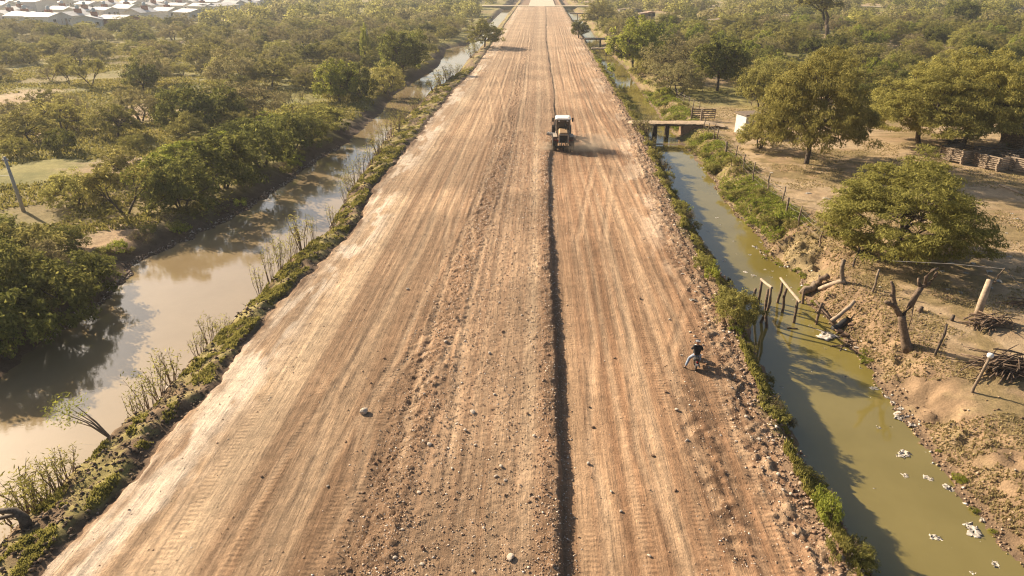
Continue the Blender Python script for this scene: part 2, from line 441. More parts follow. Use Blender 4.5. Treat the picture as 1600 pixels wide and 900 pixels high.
tag(obj('ground', me), 'sunlit earth and scrub ground on both sides of the road', kind='structure')

# ------------------------------------------------------------------ the graded dirt road
def road_shift(y): return 0.35 * (fbm(y * 0.02, y * 0 + 7.7, 2, 60) - 0.5) * 2
W_pts = [pix(873, 900), pix(868, 600), pix(862, 400), pix(858, 260), pix(868, 180), pix(862, 120), pix(853, 60), pix(853, 20)]
def windrow_x(y): return np.interp(y, [p[1] for p in W_pts], [p[0] for p in W_pts])
def rough_x(y): return np.interp(y, [14, 25, 40, 60, 80, 120, 200, 400], [-4.6, -4.5, -4.1, -3.3, -3.2, -3.3, -2.4, -2.2])

def track(*pp, off=0.0):
    w = sorted([pix(*q) for q in pp], key=lambda q: q[1]); return np.array([q[0] + off for q in w]), np.array([q[1] for q in w])
TRACKS = []
for tp in (((866, 40), (872, 90), (884, 150), (903, 250), (925, 330), (960, 480), (1000, 650), (1050, 850)), ((880, 40), (893, 130), (918, 210), (955, 300), (990, 400), (1040, 520)),
           ((800, 60), (742, 190), (655, 390), (560, 560), (440, 720), (330, 890)), ((700, 470), (640, 560), (570, 640), (540, 760)), ((818, 50), (800, 150), (752, 300), (700, 420), (655, 600), (612, 800)), ((905, 140), (935, 190), (985, 250), (1010, 330)), ((760, 120), (770, 200), (700, 330), (690, 420)), ((930, 250), (900, 380), (930, 520), (920, 700), (980, 890)), ((1085, 440), (1050, 560), (1080, 700), (1160, 880)), ((480, 560), (520, 620), (480, 760), (400, 890)), ((1010, 420), (1060, 500), (1075, 560))):
    TRACKS += [track(*tp), track(*tp, off=1.75)]
def road_fields(x, y):
    wx = windrow_x(y) + 0.35 * (fbm(y * 0.11, y * 0 + 2.2, 2, 66) - 0.5) + 0.16 * (fbm(y * 2.2, y * 0, 3, 61) - 0.5); rx = rough_x(y) + 0.5 * (fbm(y * 0.8, y * 0, 3, 62) - 0.5)
    RL, RR = f_RL(y), f_RR(y)
    q = x + road_shift(y) + 0.40 * (vnoise(x * 0.30, y * 0.03, 64) - 0.5) + 0.06 * (vnoise(x * 0.9, y * 0.11, 65) - 0.5)
    lane = 0
    for s, sc, am in ((70, 0.9, .034), (71, 2.2, .028), (72, 5.0, .016)):
        lane = lane + am * (fbm(q * sc + 0.6 * vnoise(y * 0.03, y * 0, s), y * 0.012 * sc, 2, s) - 0.5) * 2
    sideL = sm(rx - 0.8, rx + 0.3, x)          # 1 right of the rough line
    layer = sideL * sm(wx + 0.09, wx - 0.05, x) # the spread layer between rough line and windrow
    clods = fbm(x * 3.0, y * 3.0, 4, 75); clods2 = fbm(x * 7.5, y * 7.5, 3, 76)
    roughband = np.exp(-((x - rx + 0.35) / 0.95) ** 2)
    # ragged crest along the cut edge of the layer
    crest = np.exp(-((x - wx + 0.35) / 0.33) ** 2)
    z = lane * (1 - 0.6 * layer) + layer * (0.12 + 0.16 * vnoise(y * .23, y * 0, 67)) * (1 - .55 * sm(62, 95, y)) + crest * (1 - .7 * sm(62, 95, y)) * (0.05 + 0.20 * (clods - .4)) * (0.6 + 0.8 * vnoise(y * 1.7, y * 0, 77))
    z = z + roughband * (0.20 * (clods - .42) + 0.24 * np.clip(clods2 - .5, 0, 1)) + layer * 0.10 * np.clip(clods2 - .52, 0, 1)
    z = z + 0.05 * (clods2 - .5) * 0.6
    tk = 0
    for (tx, ty) in TRACKS:
        dx = x - np.interp(y, ty, tx) - 0.15 * (vnoise(y * .1, y * 0, 93) - .5)
        tk = np.maximum(tk, np.exp(-(dx / .16) ** 2) * sm(ty[0] - 1, ty[0] + 4, y) * sm(ty[-1] + 1, ty[-1] - 6, y))
        z = z + 0.018 * np.exp(-((np.abs(dx) - .3) / .1) ** 2)
    z = z - 0.016 * tk
    # damp rutted patch on the right, with deep lug prints
    damp = np.exp(-((x - (6.3 + 0.02 * (y - 15))) / 0.75) ** 2) * sm(29, 22, y) * sm(.22, .42, fbm(x * .8, y * .35, 3, 78))
    z = z + damp * 0.16 * (clods - .55)
    eL, eR = x - RL, RR - x
    # crumbly berm on the right shoulder
    berm = np.exp(-((eR - 0.7) / 0.6) ** 2)
    z = z + berm * (0.34 * np.clip(clods - .38, 0, 1) + 0.3 * np.clip(clods2 - .5, 0, 1))
    z = z - 0.45 * sm(0.12, -0.35, eL + 0.25 * (clods - .5)) - 0.45 * sm(0.1, -0.4, eR)
    return dict(z=z, layer=layer, rough=roughband, crest=crest, damp=damp, eL=eL, eR=eR, q=q, wx=wx, clods=clods, clods2=clods2, berm=berm, tk=tk)

tracks = [(-11.2, .24), (-9.1, .22), (-6.6, .22), (-5.9, .20), (1.75, .26), (3.6, .22), (5.35, .22), (7.55, .26)]
def road_tone(x, y, D):
    q = D['q']
    st = fbm(q * 1.1, y * 0.008, 3, 80)[..., None]; st2 = fbm(q * 3.5, y * 0.016, 3, 81)[..., None]
    pt = fbm(x * 0.28, y * 0.16, 4, 82)[..., None]; c = D['clods'][..., None]
    base = lerp(C(.30, .19, .115), C(.46, .325, .21), sm(.32, .68, st * .55 + st2 * .45))
    red = C(.315, .182, .105)
    e = lambda k: D[k][..., None]
    base = lerp(base, lerp(red, C(.38, .24, .145), sm(.35, .65, st2)), 0.75 * sm(0, 1.2, (x - D['wx'])[..., None]))
    grey = lerp(C(.31, .203, .130), C(.40, .280, .185), sm(.3, .7, st2)); base = lerp(base, grey, e('layer') * .7)
    base = lerp(base, lerp(C(.19, .118, .073), C(.29, .19, .12), c), np.clip(e('rough') * 1.1, 0, 1) * .85)
    base = lerp(base, C(.23, .14, .085), e('crest') * .6)
    # pale compacted wheel strips and chalky left shoulder
    for cx, w, amt in ((-10.6, .75, .8), (-12.2, .35, .35), (-8.2, .25, .3), (-0.35, .30, .55), (2.3, .22, .35), (4.4, .25, .35), (3.2, .15, .3)):
        k = np.exp(-((q - cx - 0.5 * (vnoise(y * 0.02, y * 0 + cx, 83) - .5)) / w) ** 2)[..., None]
        base = lerp(base, C(.56, .425, .29), k * amt * sm(.25, .6, fbm(x * .5, y * .09, 3, 84))[..., None])
    base = lerp(base, C(.54, .40, .27), e('tk') * .6 * (.5 + .5 * c))
    sh = np.exp(-((D['eL'] - .95) / 1.0) ** 2)[..., None]
    base = lerp(base, C(.68, .565, .45), np.clip(sh * sm(.46, .56, .5 * fbm(x * .9, y * .09, 4, 85) + .5 * fbm(x * 1.6, y * .5, 4, 89))[..., None] * 1.2, 0, .95))
    base = lerp(base, C(.60, .48, .36), np.exp(-((D['eL'] - .5) / .35) ** 2)[..., None] * .5)
    base = lerp(base, C(.17, .11, .07), sm(.75, .15, D['eL'])[..., None] * sm(.5, .66, fbm(x * 1.5, y * .4, 3, 86))[..., None])
    shr = np.exp(-((D['eR'] - 1.6) / 1.1) ** 2)[..., None] * sm(30, 45, y)[..., None]
    base = lerp(base, C(.58, .44, .32), shr * sm(.5, .62, fbm(x * .9, y * .2, 4, 87))[..., None] * .85)
    wet = (sm(7.0, 8.6, x) * sm(24, 30, y) * sm(48, 40, y))[..., None]
    base = lerp(base, C(.235, .135, .078), wet * sm(.38, .55, fbm(x * .9, y * .5, 3, 94))[..., None] * .85)
    base = lerp(base, C(.115, .068, .042), e('damp') * sm(.3, .6, c) * .9)
    base = lerp(base, lerp(C(.22, .14, .09), C(.42, .31, .21), sm(.4, .65, c)), e('berm') * .7)
    base = base * lerp(.80, 1.16, sm(.3, .7, pt))
    # road tone fades paler towards the far end
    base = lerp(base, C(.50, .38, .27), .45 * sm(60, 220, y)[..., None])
    return base * np.array([.94, .89, .83])
ry = [8.0]
while ry[-1] < 400: ry.append(ry[-1] + max(0.075, 0.0019 * ry[-1] ** 1.12))
ry = np.array(ry); u = np.linspace(0, 1, 300)
RLe, RRe = f_RL(ry) - 0.4, f_RR(ry) + 0.45
QX = RLe[:, None] + (RRe - RLe)[:, None] * u[None, :]; QY = np.repeat(ry[:, None], len(u), 1)
D = road_fields(QX, QY)
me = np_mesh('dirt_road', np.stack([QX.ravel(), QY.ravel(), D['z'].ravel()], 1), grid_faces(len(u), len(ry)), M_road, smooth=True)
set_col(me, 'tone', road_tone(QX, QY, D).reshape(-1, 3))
set_f(me, 'grit', (np.clip(0.16 + D['layer'] * .45 + D['rough'] * .5 + D['berm'] * .6 + .25 * (D['clods2'] - .4), 0, 1) * sm(90, 30, QY)).ravel())
td = np.zeros(QX.shape)
for cx, w in tracks: td = np.maximum(td, np.exp(-((QX + road_shift(QY) - cx - 0.4 * (vnoise(QY * .03, QY * 0 + cx, 90) - .5)) / w) ** 4))
set_f(me, 'tread', (td * sm(.35, .55, fbm(QX * .3, QY * .1, 2, 91)) * sm(60, 35, QY)).ravel())
tag(obj('road', me), 'wide freshly graded dirt road running straight to the horizon', kind='structure')

def road_z(x, y): return float(road_fields(np.array([x]), np.array([y]))['z'][0])
def surf(x, y):
    if float(f_RL(y)) < x < float(f_RR(y)): return road_z(x, y)
    return gz(x, y)

# cross road and the older road beyond it
def strip_sheet(name, pts, z, tone, label):
    me = np_mesh(name, np.array([(p[0], p[1], z) for p in pts], float), np.array([[0, 1, 2, 3]]), M_ground)
    set_col(me, 'tone', np.tile(np.array(tone), (4, 1))); return tag(obj(name, me), label, kind='structure')
strip_sheet('cross_road', [(-300, 386), (400, 386), (400, 393), (-300, 393)], 0.13, (.52, .42, .31), 'pale cross road at the far end of the dirt road')
strip_sheet('far_road', [(-6.5, 382), (7.5, 382), (9.5, 1400), (-7.5, 1400)], 0.14, (.58, .46, .34), 'pale older road going on beyond the cross road')
# bare bank of the cross road, so its sheet stands on something
for (x0, x1) in ((-300, 400),):
    mb = MB(); mb.prism([(x0, -1.2), (x1, -1.2), (x1, .12), (x0, .12)], 384, 395)
    me = mb.mesh('road_bank', M_ground); set_col(me, 'tone', np.tile(np.array((.20, .16, .07)), (len(me.vertices), 1)))
    tag(obj('road_bank', me), 'low earth bank carrying the cross road', kind='structure')

def water(name, fa, fb, m, label, y1=405):
    yy = np.linspace(-30, y1, 260); a = fa(yy) - 1.0; b = fb(yy) + 0.9
    V = np.concatenate([np.stack([a, yy, yy * 0 + WL], 1), np.stack([b, yy, yy * 0 + WL], 1)]); n = len(yy)
    i = np.arange(n - 1); F = np.stack([i, i + n, i + n + 1, i + 1], 1)
    tag(obj(name, np_mesh(name, V, F, m)), label, kind='structure')
water('water', f_FL, f_SL, M_wl, 'wide brown silty water of the left canal')
water('water', f_CL, f_CR, M_wr, 'narrow green water of the right ditch')
# ------------------------------------------------------------------ trees and bushes
def unit(v): return v / np.maximum(np.linalg.norm(v, axis=-1, keepdims=True), 1e-6)

def leaf_quads(P, outward, g, length, width, droop=0.2, out=0.7):
    """one thin quad per point, long axis spreading outward"""
    n = len(P)
    nrm = unit(outward * .6 + g.normal(0, .45, (n, 3)) + np.array([0, 0, .5]))
    a = unit(outward * out + g.normal(0, .7, (n, 3)) + np.array([0, 0, -droop]))
    a = unit(a - nrm * (a * nrm).sum(1, keepdims=True))
    b = np.cross(nrm, a)
    l = (length * g.uniform(.6, 1.35, n))[:, None] * .5; w = (width * g.uniform(.6, 1.3, n))[:, None] * .5
    V = np.stack([P - a * l - b * w * .5, P - b * w + a * l * .1, P + a * l, P + b * w + a * l * .1], 1).reshape(-1, 3)
    return V

def crown_centres(g, n, Rr, h0, h1, shape, lump):
    """clump centres filling a domed volume, denser near its skin; lump = irregularity of the outline"""
    out = []
    ph = g.uniform(0, 6.28, 6)
    while len(out) < n:
        th = g.uniform(0, 2 * math.pi); u = g.uniform(-0.35 if shape != 'dome' else -0.12, 1)
        cz = u; cr = math.sqrt(max(0, 1 - u * u))
        k = 1 + lump * (math.sin(2 * th + ph[0]) * .5 + math.sin(3 * th + ph[1] + 2 * u) * .4 + math.sin(5 * th + ph[2] - 3 * u) * .35)
        r = g.uniform(.35, 1) ** .45 * k
        zc = lerp(h0, h1, .22 if shape == 'dome' else .40)
        z = zc + (h1 - zc) * cz * r if cz > 0 else zc + (zc - h0) * cz * r * 2.4
        out.append((Rr * r * cr * math.cos(th), Rr * r * cr * math.sin(th), max(z, h0 * .6)))
    return np.array(out)

def gen_tree(seed, Rr, H, h0, n_clump, per, ll, lw, shape='dome', lump=.25, clump=.24, flat=.6, stems=1, lean=0.0, limb_r=.10, droop=.2, fork=.28, twig=True, open_=0.0):
    g = np.random.default_rng(seed)
    cen = crown_centres(g, n_clump, Rr, h0, H, shape, lump)
    mid = np.array([0, 0, lerp(h0, H, .3)])
    P = []; O = []
    for c in cen:
        s = Rr * clump * g.uniform(.65, 1.35); m = int(per * g.uniform(.6, 1.3) * (1 - open_ * (g.random() < .4)))
        d = unit(g.normal(0, 1, (m, 3))) * (g.uniform(0, 1, (m, 1)) ** .45) * s * np.array([1, 1, flat])
        P.append(c + d); O.append(unit(d * .6 + unit((c - mid)[None])* s * .8))
    P = np.concatenate(P); O = np.concatenate(O)
    k = P[:, 2] > .04; P, O = P[k], O[k]
    V = leaf_quads(P, O, g, ll, lw, droop)
    kr = Rr / np.percentile(np.hypot(V[:, 0], V[:, 1]), 97); kz = H / np.percentile(V[:, 2], 99.5)
    V = V * np.array([kr, kr, kz]); cen = cen * np.array([kr, kr, kz])
    crown = (V, np.arange(len(V)).reshape(-1, 4))
    mb = MB(); rr = random.Random(seed)
    base = []
    for sidx in range(stems):
        a = rr.uniform(0, 6.28); off = 0 if stems == 1 else limb_r * 1.2
        p0 = Vector((math.cos(a) * off, math.sin(a) * off, -0.25))
        fz = H * fork * rr.uniform(.8, 1.2)
        sp = lean if stems == 1 else Rr * .22
        p2 = Vector((math.cos(a) * sp, math.sin(a) * sp, fz))
        p1 = p0.lerp(p2, .5) + Vector((rr.uniform(-1, 1), rr.uniform(-1, 1), 0)) * limb_r * .7
        mb.tube([p0, p0.lerp(p1, .4), p1, p2], [limb_r * 1.35, limb_r * 1.05, limb_r * .95, limb_r * .85], 7)
        base.append(p2)
    tg = cen[np.argsort(g.random(len(cen)))[:min(len(cen), 16)]]
    forks = []
    for q in tg[:6]:
        b = min(base, key=lambda p: (p - Vector(q)).length); q = Vector(q)
        m1 = b.lerp(q, .5) + Vector((rr.uniform(-1, 1), rr.uniform(-1, 1), .25 * rr.random())) * Rr * .09
        mb.tube([b - (q - b).normalized() * limb_r * .3, b.lerp(m1, .5) + Vector((0, 0, .04 * H)), m1, q], [limb_r * .75, limb_r * .6, limb_r * .42, limb_r * .12], 5)
        forks += [m1, b.lerp(m1, .6)]
    for q in tg[6:]:
        q = Vector(q); b = min(forks, key=lambda p: (p - q).length)
        mb.tube([b, b.lerp(q, .5) + Vector((rr.uniform(-1, 1), rr.uniform(-1, 1), .3)) * Rr * .05, q], [limb_r * .36, limb_r * .22, limb_r * .07], 4)
    if twig:
        for q in cen[:: max(1, len(cen) // 60)]:
            q = Vector(q); b = min(forks, key=lambda p: (p - q).length)
            if (b - q).length < Rr * .9: mb.tube([b, b.lerp(q, .55) + Vector((rr.uniform(-1, 1), rr.uniform(-1, 1), .2)) * Rr * .05, q], [limb_r * .2, limb_r * .13, limb_r * .04], 3, False)
    return crown, mb

def gen_sparse(seed, Rr, H, leaves, ll, lw, r0=.09, stems=3):
    """open, twiggy crown: real branching, few leaves"""
    rr = random.Random(seed); g = np.random.default_rng(seed)
    mb = MB(); tips = []
    def grow(p, d, L, r, lv):
        q = p + d * L; mid = p.lerp(q, .5) + Vector((rr.uniform(-1, 1), rr.uniform(-1, 1), rr.uniform(-.5, .5))) * L * .10
        mb.tube([p, mid, q], [r, r * .85, r * .7], 5 if lv < 2 else 3, False)
        if lv >= 2: tips.append(mid)
        if lv >= 4: tips.append(q); return
        for k in range(3 if lv < 3 else 2 + (rr.random() < .5)):
            nd = (d + Vector((rr.gauss(0, .55), rr.gauss(0, .55), rr.gauss(.05, .28)))).normalized()
            nd.z = max(nd.z, -.15)
            grow(q, nd, L * rr.uniform(.62, .85), r * .62, lv + 1)
    for s in range(stems):
        a = 6.28 * s / stems + rr.uniform(-.4, .4); k = .75 if stems > 1 else .15
        grow(Vector((0, 0, -.2)), Vector((math.cos(a) * k, math.sin(a) * k, 1)).normalized(), H * .33, r0, 0)
    T = np.array([tuple(t) for t in tips]); s = np.array([Rr / max(np.abs(T[:, :2]).max(), .1) * 1.0] * 2 + [H / T[:, 2].max()])
    T = T * s; mb.v = [(p[0] * s[0], p[1] * s[1], p[2] * s[2]) for p in mb.v]
    idx = g.integers(0, len(T), leaves)
    P = T[idx] + g.normal(0, Rr * .055, (leaves, 3)); P[:, 2] = np.maximum(P[:, 2], .05)
    V = leaf_quads(P, unit(P - np.array([0, 0, H * .3])), g, ll, lw, .1)
    return (V, np.arange(len(V)).reshape(-1, 4)), mb

class Kind:
    """a kind of plant: shared trunk and crown meshes with their natural size"""
    def __init__(s, crown, mb, leafm, barkm, Rr, H):
        s.R, s.H = Rr, H
        s.crown = np_mesh('crown', crown[0], crown[1], leafm)
        s.trunk = mb.mesh('trunk', barkm, smooth=True)
        nv = len(crown[0]); s.joint = None; s.leafm, s.barkm, s._c, s._mb = leafm, barkm, crown, mb
    def one(s):
        if s.joint is None:
            bm = bmesh.new(); bm.from_mesh(s.crown); nf = len(bm.faces); bm.from_mesh(s.trunk)
            bm.faces.ensure_lookup_table()
            for f in bm.faces[nf:]: f.material_index = 1
            me = bpy.data.meshes.new('tree'); bm.to_mesh(me); bm.free(); me.materials.append(s.leafm); me.materials.append(s.barkm); s.joint = me
        return s.joint

K = {}
def hero(name, n, leafm, Rr, H, **k):
    for i in range(n): K.setdefault(name, []).append(Kind(*gen_tree(hash_seed(name) + i * 7, Rr, H, **k), leafm, M_bark, Rr, H))
def hash_seed(s): return sum(ord(c) * (i + 3) for i, c in enumerate(s)) % 9973

# feathery thorn trees of the yard (seen close)
hero('feather', 3, M_leaf_yellow, 4.5, 5.8, h0=.8, n_clump=620, per=85, ll=.27, lw=.06, lump=.24, clump=.115, flat=.38, limb_r=.17, lean=.5, droop=.35, fork=.26)
hero('yellowfeather', 2, M_leaf_yellow, 4.6, 5.6, h0=.5, n_clump=640, per=82, ll=.27, lw=.06, lump=.24, clump=.11, flat=.36, limb_r=.15, lean=.5, droop=.3, fork=.24)
hero('thorn', 5, M_leaf_olive, 3.2, 4.0, h0=.45, n_clump=200, per=44, ll=.30, lw=.085, lump=.24, clump=.145, flat=.42, limb_r=.13, lean=.4, fork=.26)
hero('goldthorn', 3, M_leaf_yellow, 3.1, 3.4, h0=.3, n_clump=190, per=40, ll=.30, lw=.08, lump=.27, clump=.145, flat=.45, limb_r=.10, stems=3, fork=.25)
hero('greythorn', 3, M_leaf_grey, 3.3, 3.8, h0=.35, n_clump=180, per=40, ll=.30, lw=.08, lump=.24, clump=.14, flat=.45, limb_r=.10, stems=3, fork=.25)
hero('thicket', 4, M_leaf_dark, 2.7, 3.2, h0=.1, n_clump=100, per=60, ll=.28, lw=.13, shape='ball', lump=.26, clump=.2, flat=.7, limb_r=.08, stems=3, fork=.2, twig=False)
hero('olivebush', 3, M_leaf_olive, 2.6, 2.8, h0=.1, n_clump=95, per=60, ll=.28, lw=.11, shape='ball', lump=.3, clump=.2, flat=.6, limb_r=.07, stems=3, fork=.2, twig=False)
hero('broadleaf', 3, M_leaf_dark, 3.0, 5.2, h0=.9, n_clump=110, per=85, ll=.26, lw=.17, shape='ball', lump=.34, clump=.2, flat=.75, limb_r=.17, fork=.22)
hero('greenleaf', 2, M_leaf_green, 3.0, 4.6, h0=.3, n_clump=105, per=90, ll=.25, lw=.17, shape='ball', lump=.32, clump=.2, flat=.75, limb_r=.13, stems=2, fork=.2)
hero('shrub', 4, M_leaf_olive, .85, .85, h0=.05, n_clump=26, per=42, ll=.15, lw=.06, shape='ball', lump=.35, clump=.3, flat=.7, limb_r=.02, stems=3, fork=.3, twig=False)
hero('greenshrub', 3, M_leaf_green, .85, .8, h0=.05, n_clump=26, per=42, ll=.15, lw=.07, shape='ball', lump=.35, clump=.3, flat=.7, limb_r=.02, stems=3, fork=.3, twig=False)
for i in range(4):
    K.setdefault('sparse', []).append(Kind(*gen_sparse(300 + i, 3.0, 3.6, 2600, .26, .07), M_leaf_grey, M_twig, 3.0, 3.6))
for i in range(2):
    K.setdefault('sparsegold', []).append(Kind(*gen_sparse(340 + i, 3.2, 3.6, 4200, .28, .08, .10, 2), M_leaf_yellow, M_bark, 3.2, 3.6))
for i in range(2):
    K.setdefault('talltree', []).append(Kind(*gen_sparse(360 + i, 3.4, 6.5, 5200, .34, .10, .22, 1), M_leaf_olive, M_bark, 3.4, 6.5))
for i in range(3):
    K.setdefault('dryshrub', []).append(Kind(*gen_sparse(380 + i, .9, .9, 300, .14, .05, .022, 4), M_leaf_grey, M_twig, .9, .9))

NAME = dict(feather='thorn_tree', yellowfeather='thorn_tree', thorn='thorn_tree', goldthorn='thorn_tree', greythorn='scrub_tree', thicket='thicket_bush', olivebush='scrub_bush',
            broadleaf='broadleaf_tree', greenleaf='broadleaf_tree', shrub='low_shrub', greenshrub='low_shrub', sparse='bare_tree', sparsegold='bare_tree', talltree='tall_tree', dryshrub='dry_shrub')
CAT = dict(thorn_tree='tree', scrub_tree='scrub tree', thicket_bush='bush', scrub_bush='bush', broadleaf_tree='broadleaf tree', low_shrub='shrub', bare_tree='bare tree', tall_tree='tree', dry_shrub='shrub')
placed = []      # (x, y, r)
def plant(kind, x, y, r, h, label, group=None, whole=False, z=None, i=None, rz=None):
    k = K[kind][R.randrange(len(K[kind])) if i is None else i % len(K[kind])]
    z = surf(x, y) if z is None else z
    rz = R.uniform(0, 6.28) if rz is None else rz
    s = (r / k.R * R.uniform(.94, 1.06), r / k.R * R.uniform(.94, 1.06), h / k.H)
    n = NAME[kind]
    if whole:
        o = obj(n, k.one()); o.location = (x, y, z); o.rotation_euler = (0, 0, rz); o.scale = s; tag(o, label, CAT[n], group)
    else:
        o = thing(n, label, CAT[n], (x, y, z), rz, group); o.scale = s
        obj('trunk' if CAT[n] not in ('bush', 'shrub') else 'stem', k.trunk, o); obj('crown' if CAT[n] not in ('bush', 'shrub') else 'foliage', k.crown, o)
    placed.append((x, y, r)); return o

def plant_px(kind, px, py, wpx, hpx, label, group=None, **k):
    """base pixel, crown width and height in survey pixels"""
    x, y = pixg(px, py); s = depth_scale(x, y); a = view_drop(x, y)
    r = wpx / s / 2; h = hpx / s
    h = max((h - r * .55 * math.sin(a)) / math.cos(a), r * .55)
    return plant(kind, x, y, r, h, label, group, **k)

# --- trees one can pick out, right side
plant_px('yellowfeather', 1396, 398, 262, 172, 'big spreading yellow-green thorn tree beside the fence in the yard, nearest of the large trees', i=0, rz=.6)
plant_px('feather', 1259, 256, 190, 175, 'large domed feathery tree with a straight dark trunk beside the white shed', i=0, rz=2.0)
plant_px('feather', 1437, 228, 200, 125, 'wide thorn tree with a crooked leaning trunk left of the log pens', i=1, rz=4.0)
plant_px('feather', 1502, 230, 180, 150, 'dark broad thorn tree shading the back of the log pens', i=2, rz=1.0)
plant_px('thicket', 1572, 222, 110, 95, 'dense dark rounded bush hanging over the log shed', i=0)
plant_px('broadleaf', 1120, 142, 84, 82, 'dark broadleaf tree standing alone at the edge of the sandy clearing', i=0)
plant_px('greenleaf', 992, 110, 84, 80, 'tall bright green leafy tree on the right ditch bank', i=0)
plant_px('greenleaf', 1022, 76, 60, 46, 'bright green crown just behind the tall leafy ditch tree', i=1)
plant_px('greythorn', 1062, 120, 118, 62, 'wide grey-olive thorn tree between the leafy ditch tree and the dark broadleaf tree')
plant_px('goldthorn', 1188, 168, 84, 78, 'pale feathery tree behind the white shed at the clearing edge')
plant_px('thorn', 935, 42, 54, 38, 'rounded grey-green tree on the ditch bank left of the grey block shed')
plant_px('broadleaf', 904, 62, 32, 27, 'small dark round tree beside the upper plank bridge')
plant_px('talltree', 1292, 66, 120, 95, 'tall open-crowned tree with bare forked trunk rising over the right woodland', i=0)
plant_px('broadleaf', 1500, 46, 52, 46, 'dark green tree standing above the woodland at upper right', i=1)
plant_px('sparse', 962, 70, 40, 38, 'grey twiggy tree on the ditch bank by the plank bridges')
plant_px('olivebush', 975, 82, 30, 30, 'round olive bush at the foot of the tall leafy ditch tree')
plant_px('olivebush', 1345, 392, 60, 30, 'low olive bush under the big yellow-green yard tree, left of its trunk')
plant_px('olivebush', 1440, 396, 66, 32, 'low olive bush under the big yellow-green yard tree, right of its trunk')
plant_px('goldthorn', 1185, 232, 80, 55, 'low feathery bush spreading in front of the white shed')
plant_px('sparse', 1040, 138, 70, 40, 'brownish twiggy bush on the ditch bank above the culvert')
plant_px('olivebush', 1000, 122, 40, 26, 'olive bush leaning over the ditch beneath the tall leafy tree')
# --- left side
plant_px('broadleaf', 226, 143, 64, 50, 'dark umbrella-shaped tree with a red-brown trunk in the left clearing', i=2)
plant_px('sparsegold', 142, 134, 62, 44, 'yellowish open tree left of the dark umbrella tree')
plant_px('sparsegold', 108, 132, 40, 38, 'smaller open yellowish tree at the left of its pair in the clearing')
plant_px('greythorn', 367, 136, 84, 60, 'large grey-olive domed tree right of the left clearing')
plant_px('thorn', 320, 108, 66, 42, 'domed olive tree behind the large grey-olive one')
plant_px('thicket', 312, 202, 120, 74, 'dark dense thicket with a pale top above the sand patch')
plant_px('thicket', 365, 195, 60, 46, 'dark ivy-covered bush joined to the right of the dense thicket')
plant_px('sparse', 176, 207, 62, 54, 'bare fan-shaped tree standing left of the small sand patch', i=0)
plant_px('sparse', 104, 190, 78, 46, 'brown leafless tree with a rounded head in the left scrub', i=1)
plant_px('thorn', 50, 222, 88, 52, 'dark thorn tree with a bent trunk at the left edge above the utility pole')
plant_px('greenleaf', 532, 158, 78, 64, 'bright green glossy tree by the left canal bank', i=0)
plant_px('thicket', 562, 156, 60, 56, 'shaded dark bush against the bright green canal-bank tree')
plant_px('goldthorn', 606, 148, 64, 52, 'olive brushy tree between the bright green tree and the canal')
plant_px('broadleaf', 630, 120, 84, 72, 'tall dark tree group head at the bend of the left canal', i=1)
plant_px('greenleaf', 625, 112, 60, 56, 'sunlit green tree in front of the vine-clad pole', i=1)
plant_px('thorn', 425, 135, 74, 44, 'umbrella thorn tree in the scrub left of the bright green tree', i=2)
plant_px('thorn', 477, 141, 38, 28, 'small flat-topped thorn tree just left of the bright green tree', i=3)
plant_px('sparse', 460, 178, 50, 38, 'spindly grey tree in front of the small flat-topped thorn tree')
plant_px('olivebush', 500, 196, 42, 30, 'small green bush on the point of the left canal bank')
plant_px('thorn', 757, 74, 66, 46, 'leaning thorn tree overhanging the left canal beside the road', i=1, z=-.3)
plant_px('sparsegold', 198, 334, 130, 82, 'olive tree with a curved trunk above the bare bank of the left canal', i=1)
plant_px('goldthorn', 120, 318, 110, 58, 'pale feathery tree right of the utility pole')
plant_px('sparse', 85, 440, 80, 70, 'bare leaning branches over the bank beside the sand patch', i=2)
for (px, py, w, h) in ((300, 332, 120, 100), (365, 300, 130, 104), (425, 268, 120, 86), (475, 238, 90, 66), (522, 208, 76, 46), (330, 268, 120, 62), (265, 300, 90, 66), (400, 235, 110, 55), (455, 215, 80, 40)):
    plant_px('thicket' if R.random() < .68 else 'goldthorn' if R.random() < .75 else 'greenleaf', px - 16, py - 6, w, h * .86, 'leafy bush of the dense thicket along the left canal bank', 'bushes of the canal-bank thicket')
for (px, py, w, h) in ((20, 560, 150, 120), (92, 512, 150, 110), (30, 485, 150, 120), (130, 455, 110, 70), (55, 420, 130, 80), (10, 400, 110, 70), (-60, 520, 150, 130), (150, 430, 60, 40), (-50, 430, 140, 110), (100, 395, 80, 46)):
    plant_px('thicket' if R.random() < .75 else 'olivebush', px, py, w, h, 'dark bush overhanging the water at the lower left', 'bushes overhanging the water at lower left')
for (px, py, w, h) in ((20, 470, 50, 34), (45, 445, 40, 30), (60, 490, 36, 26)):
    plant_px('greenleaf', px, py, w, h, 'sunlit bright green bush among the dark bushes at lower left', 'sunlit bushes at lower left')

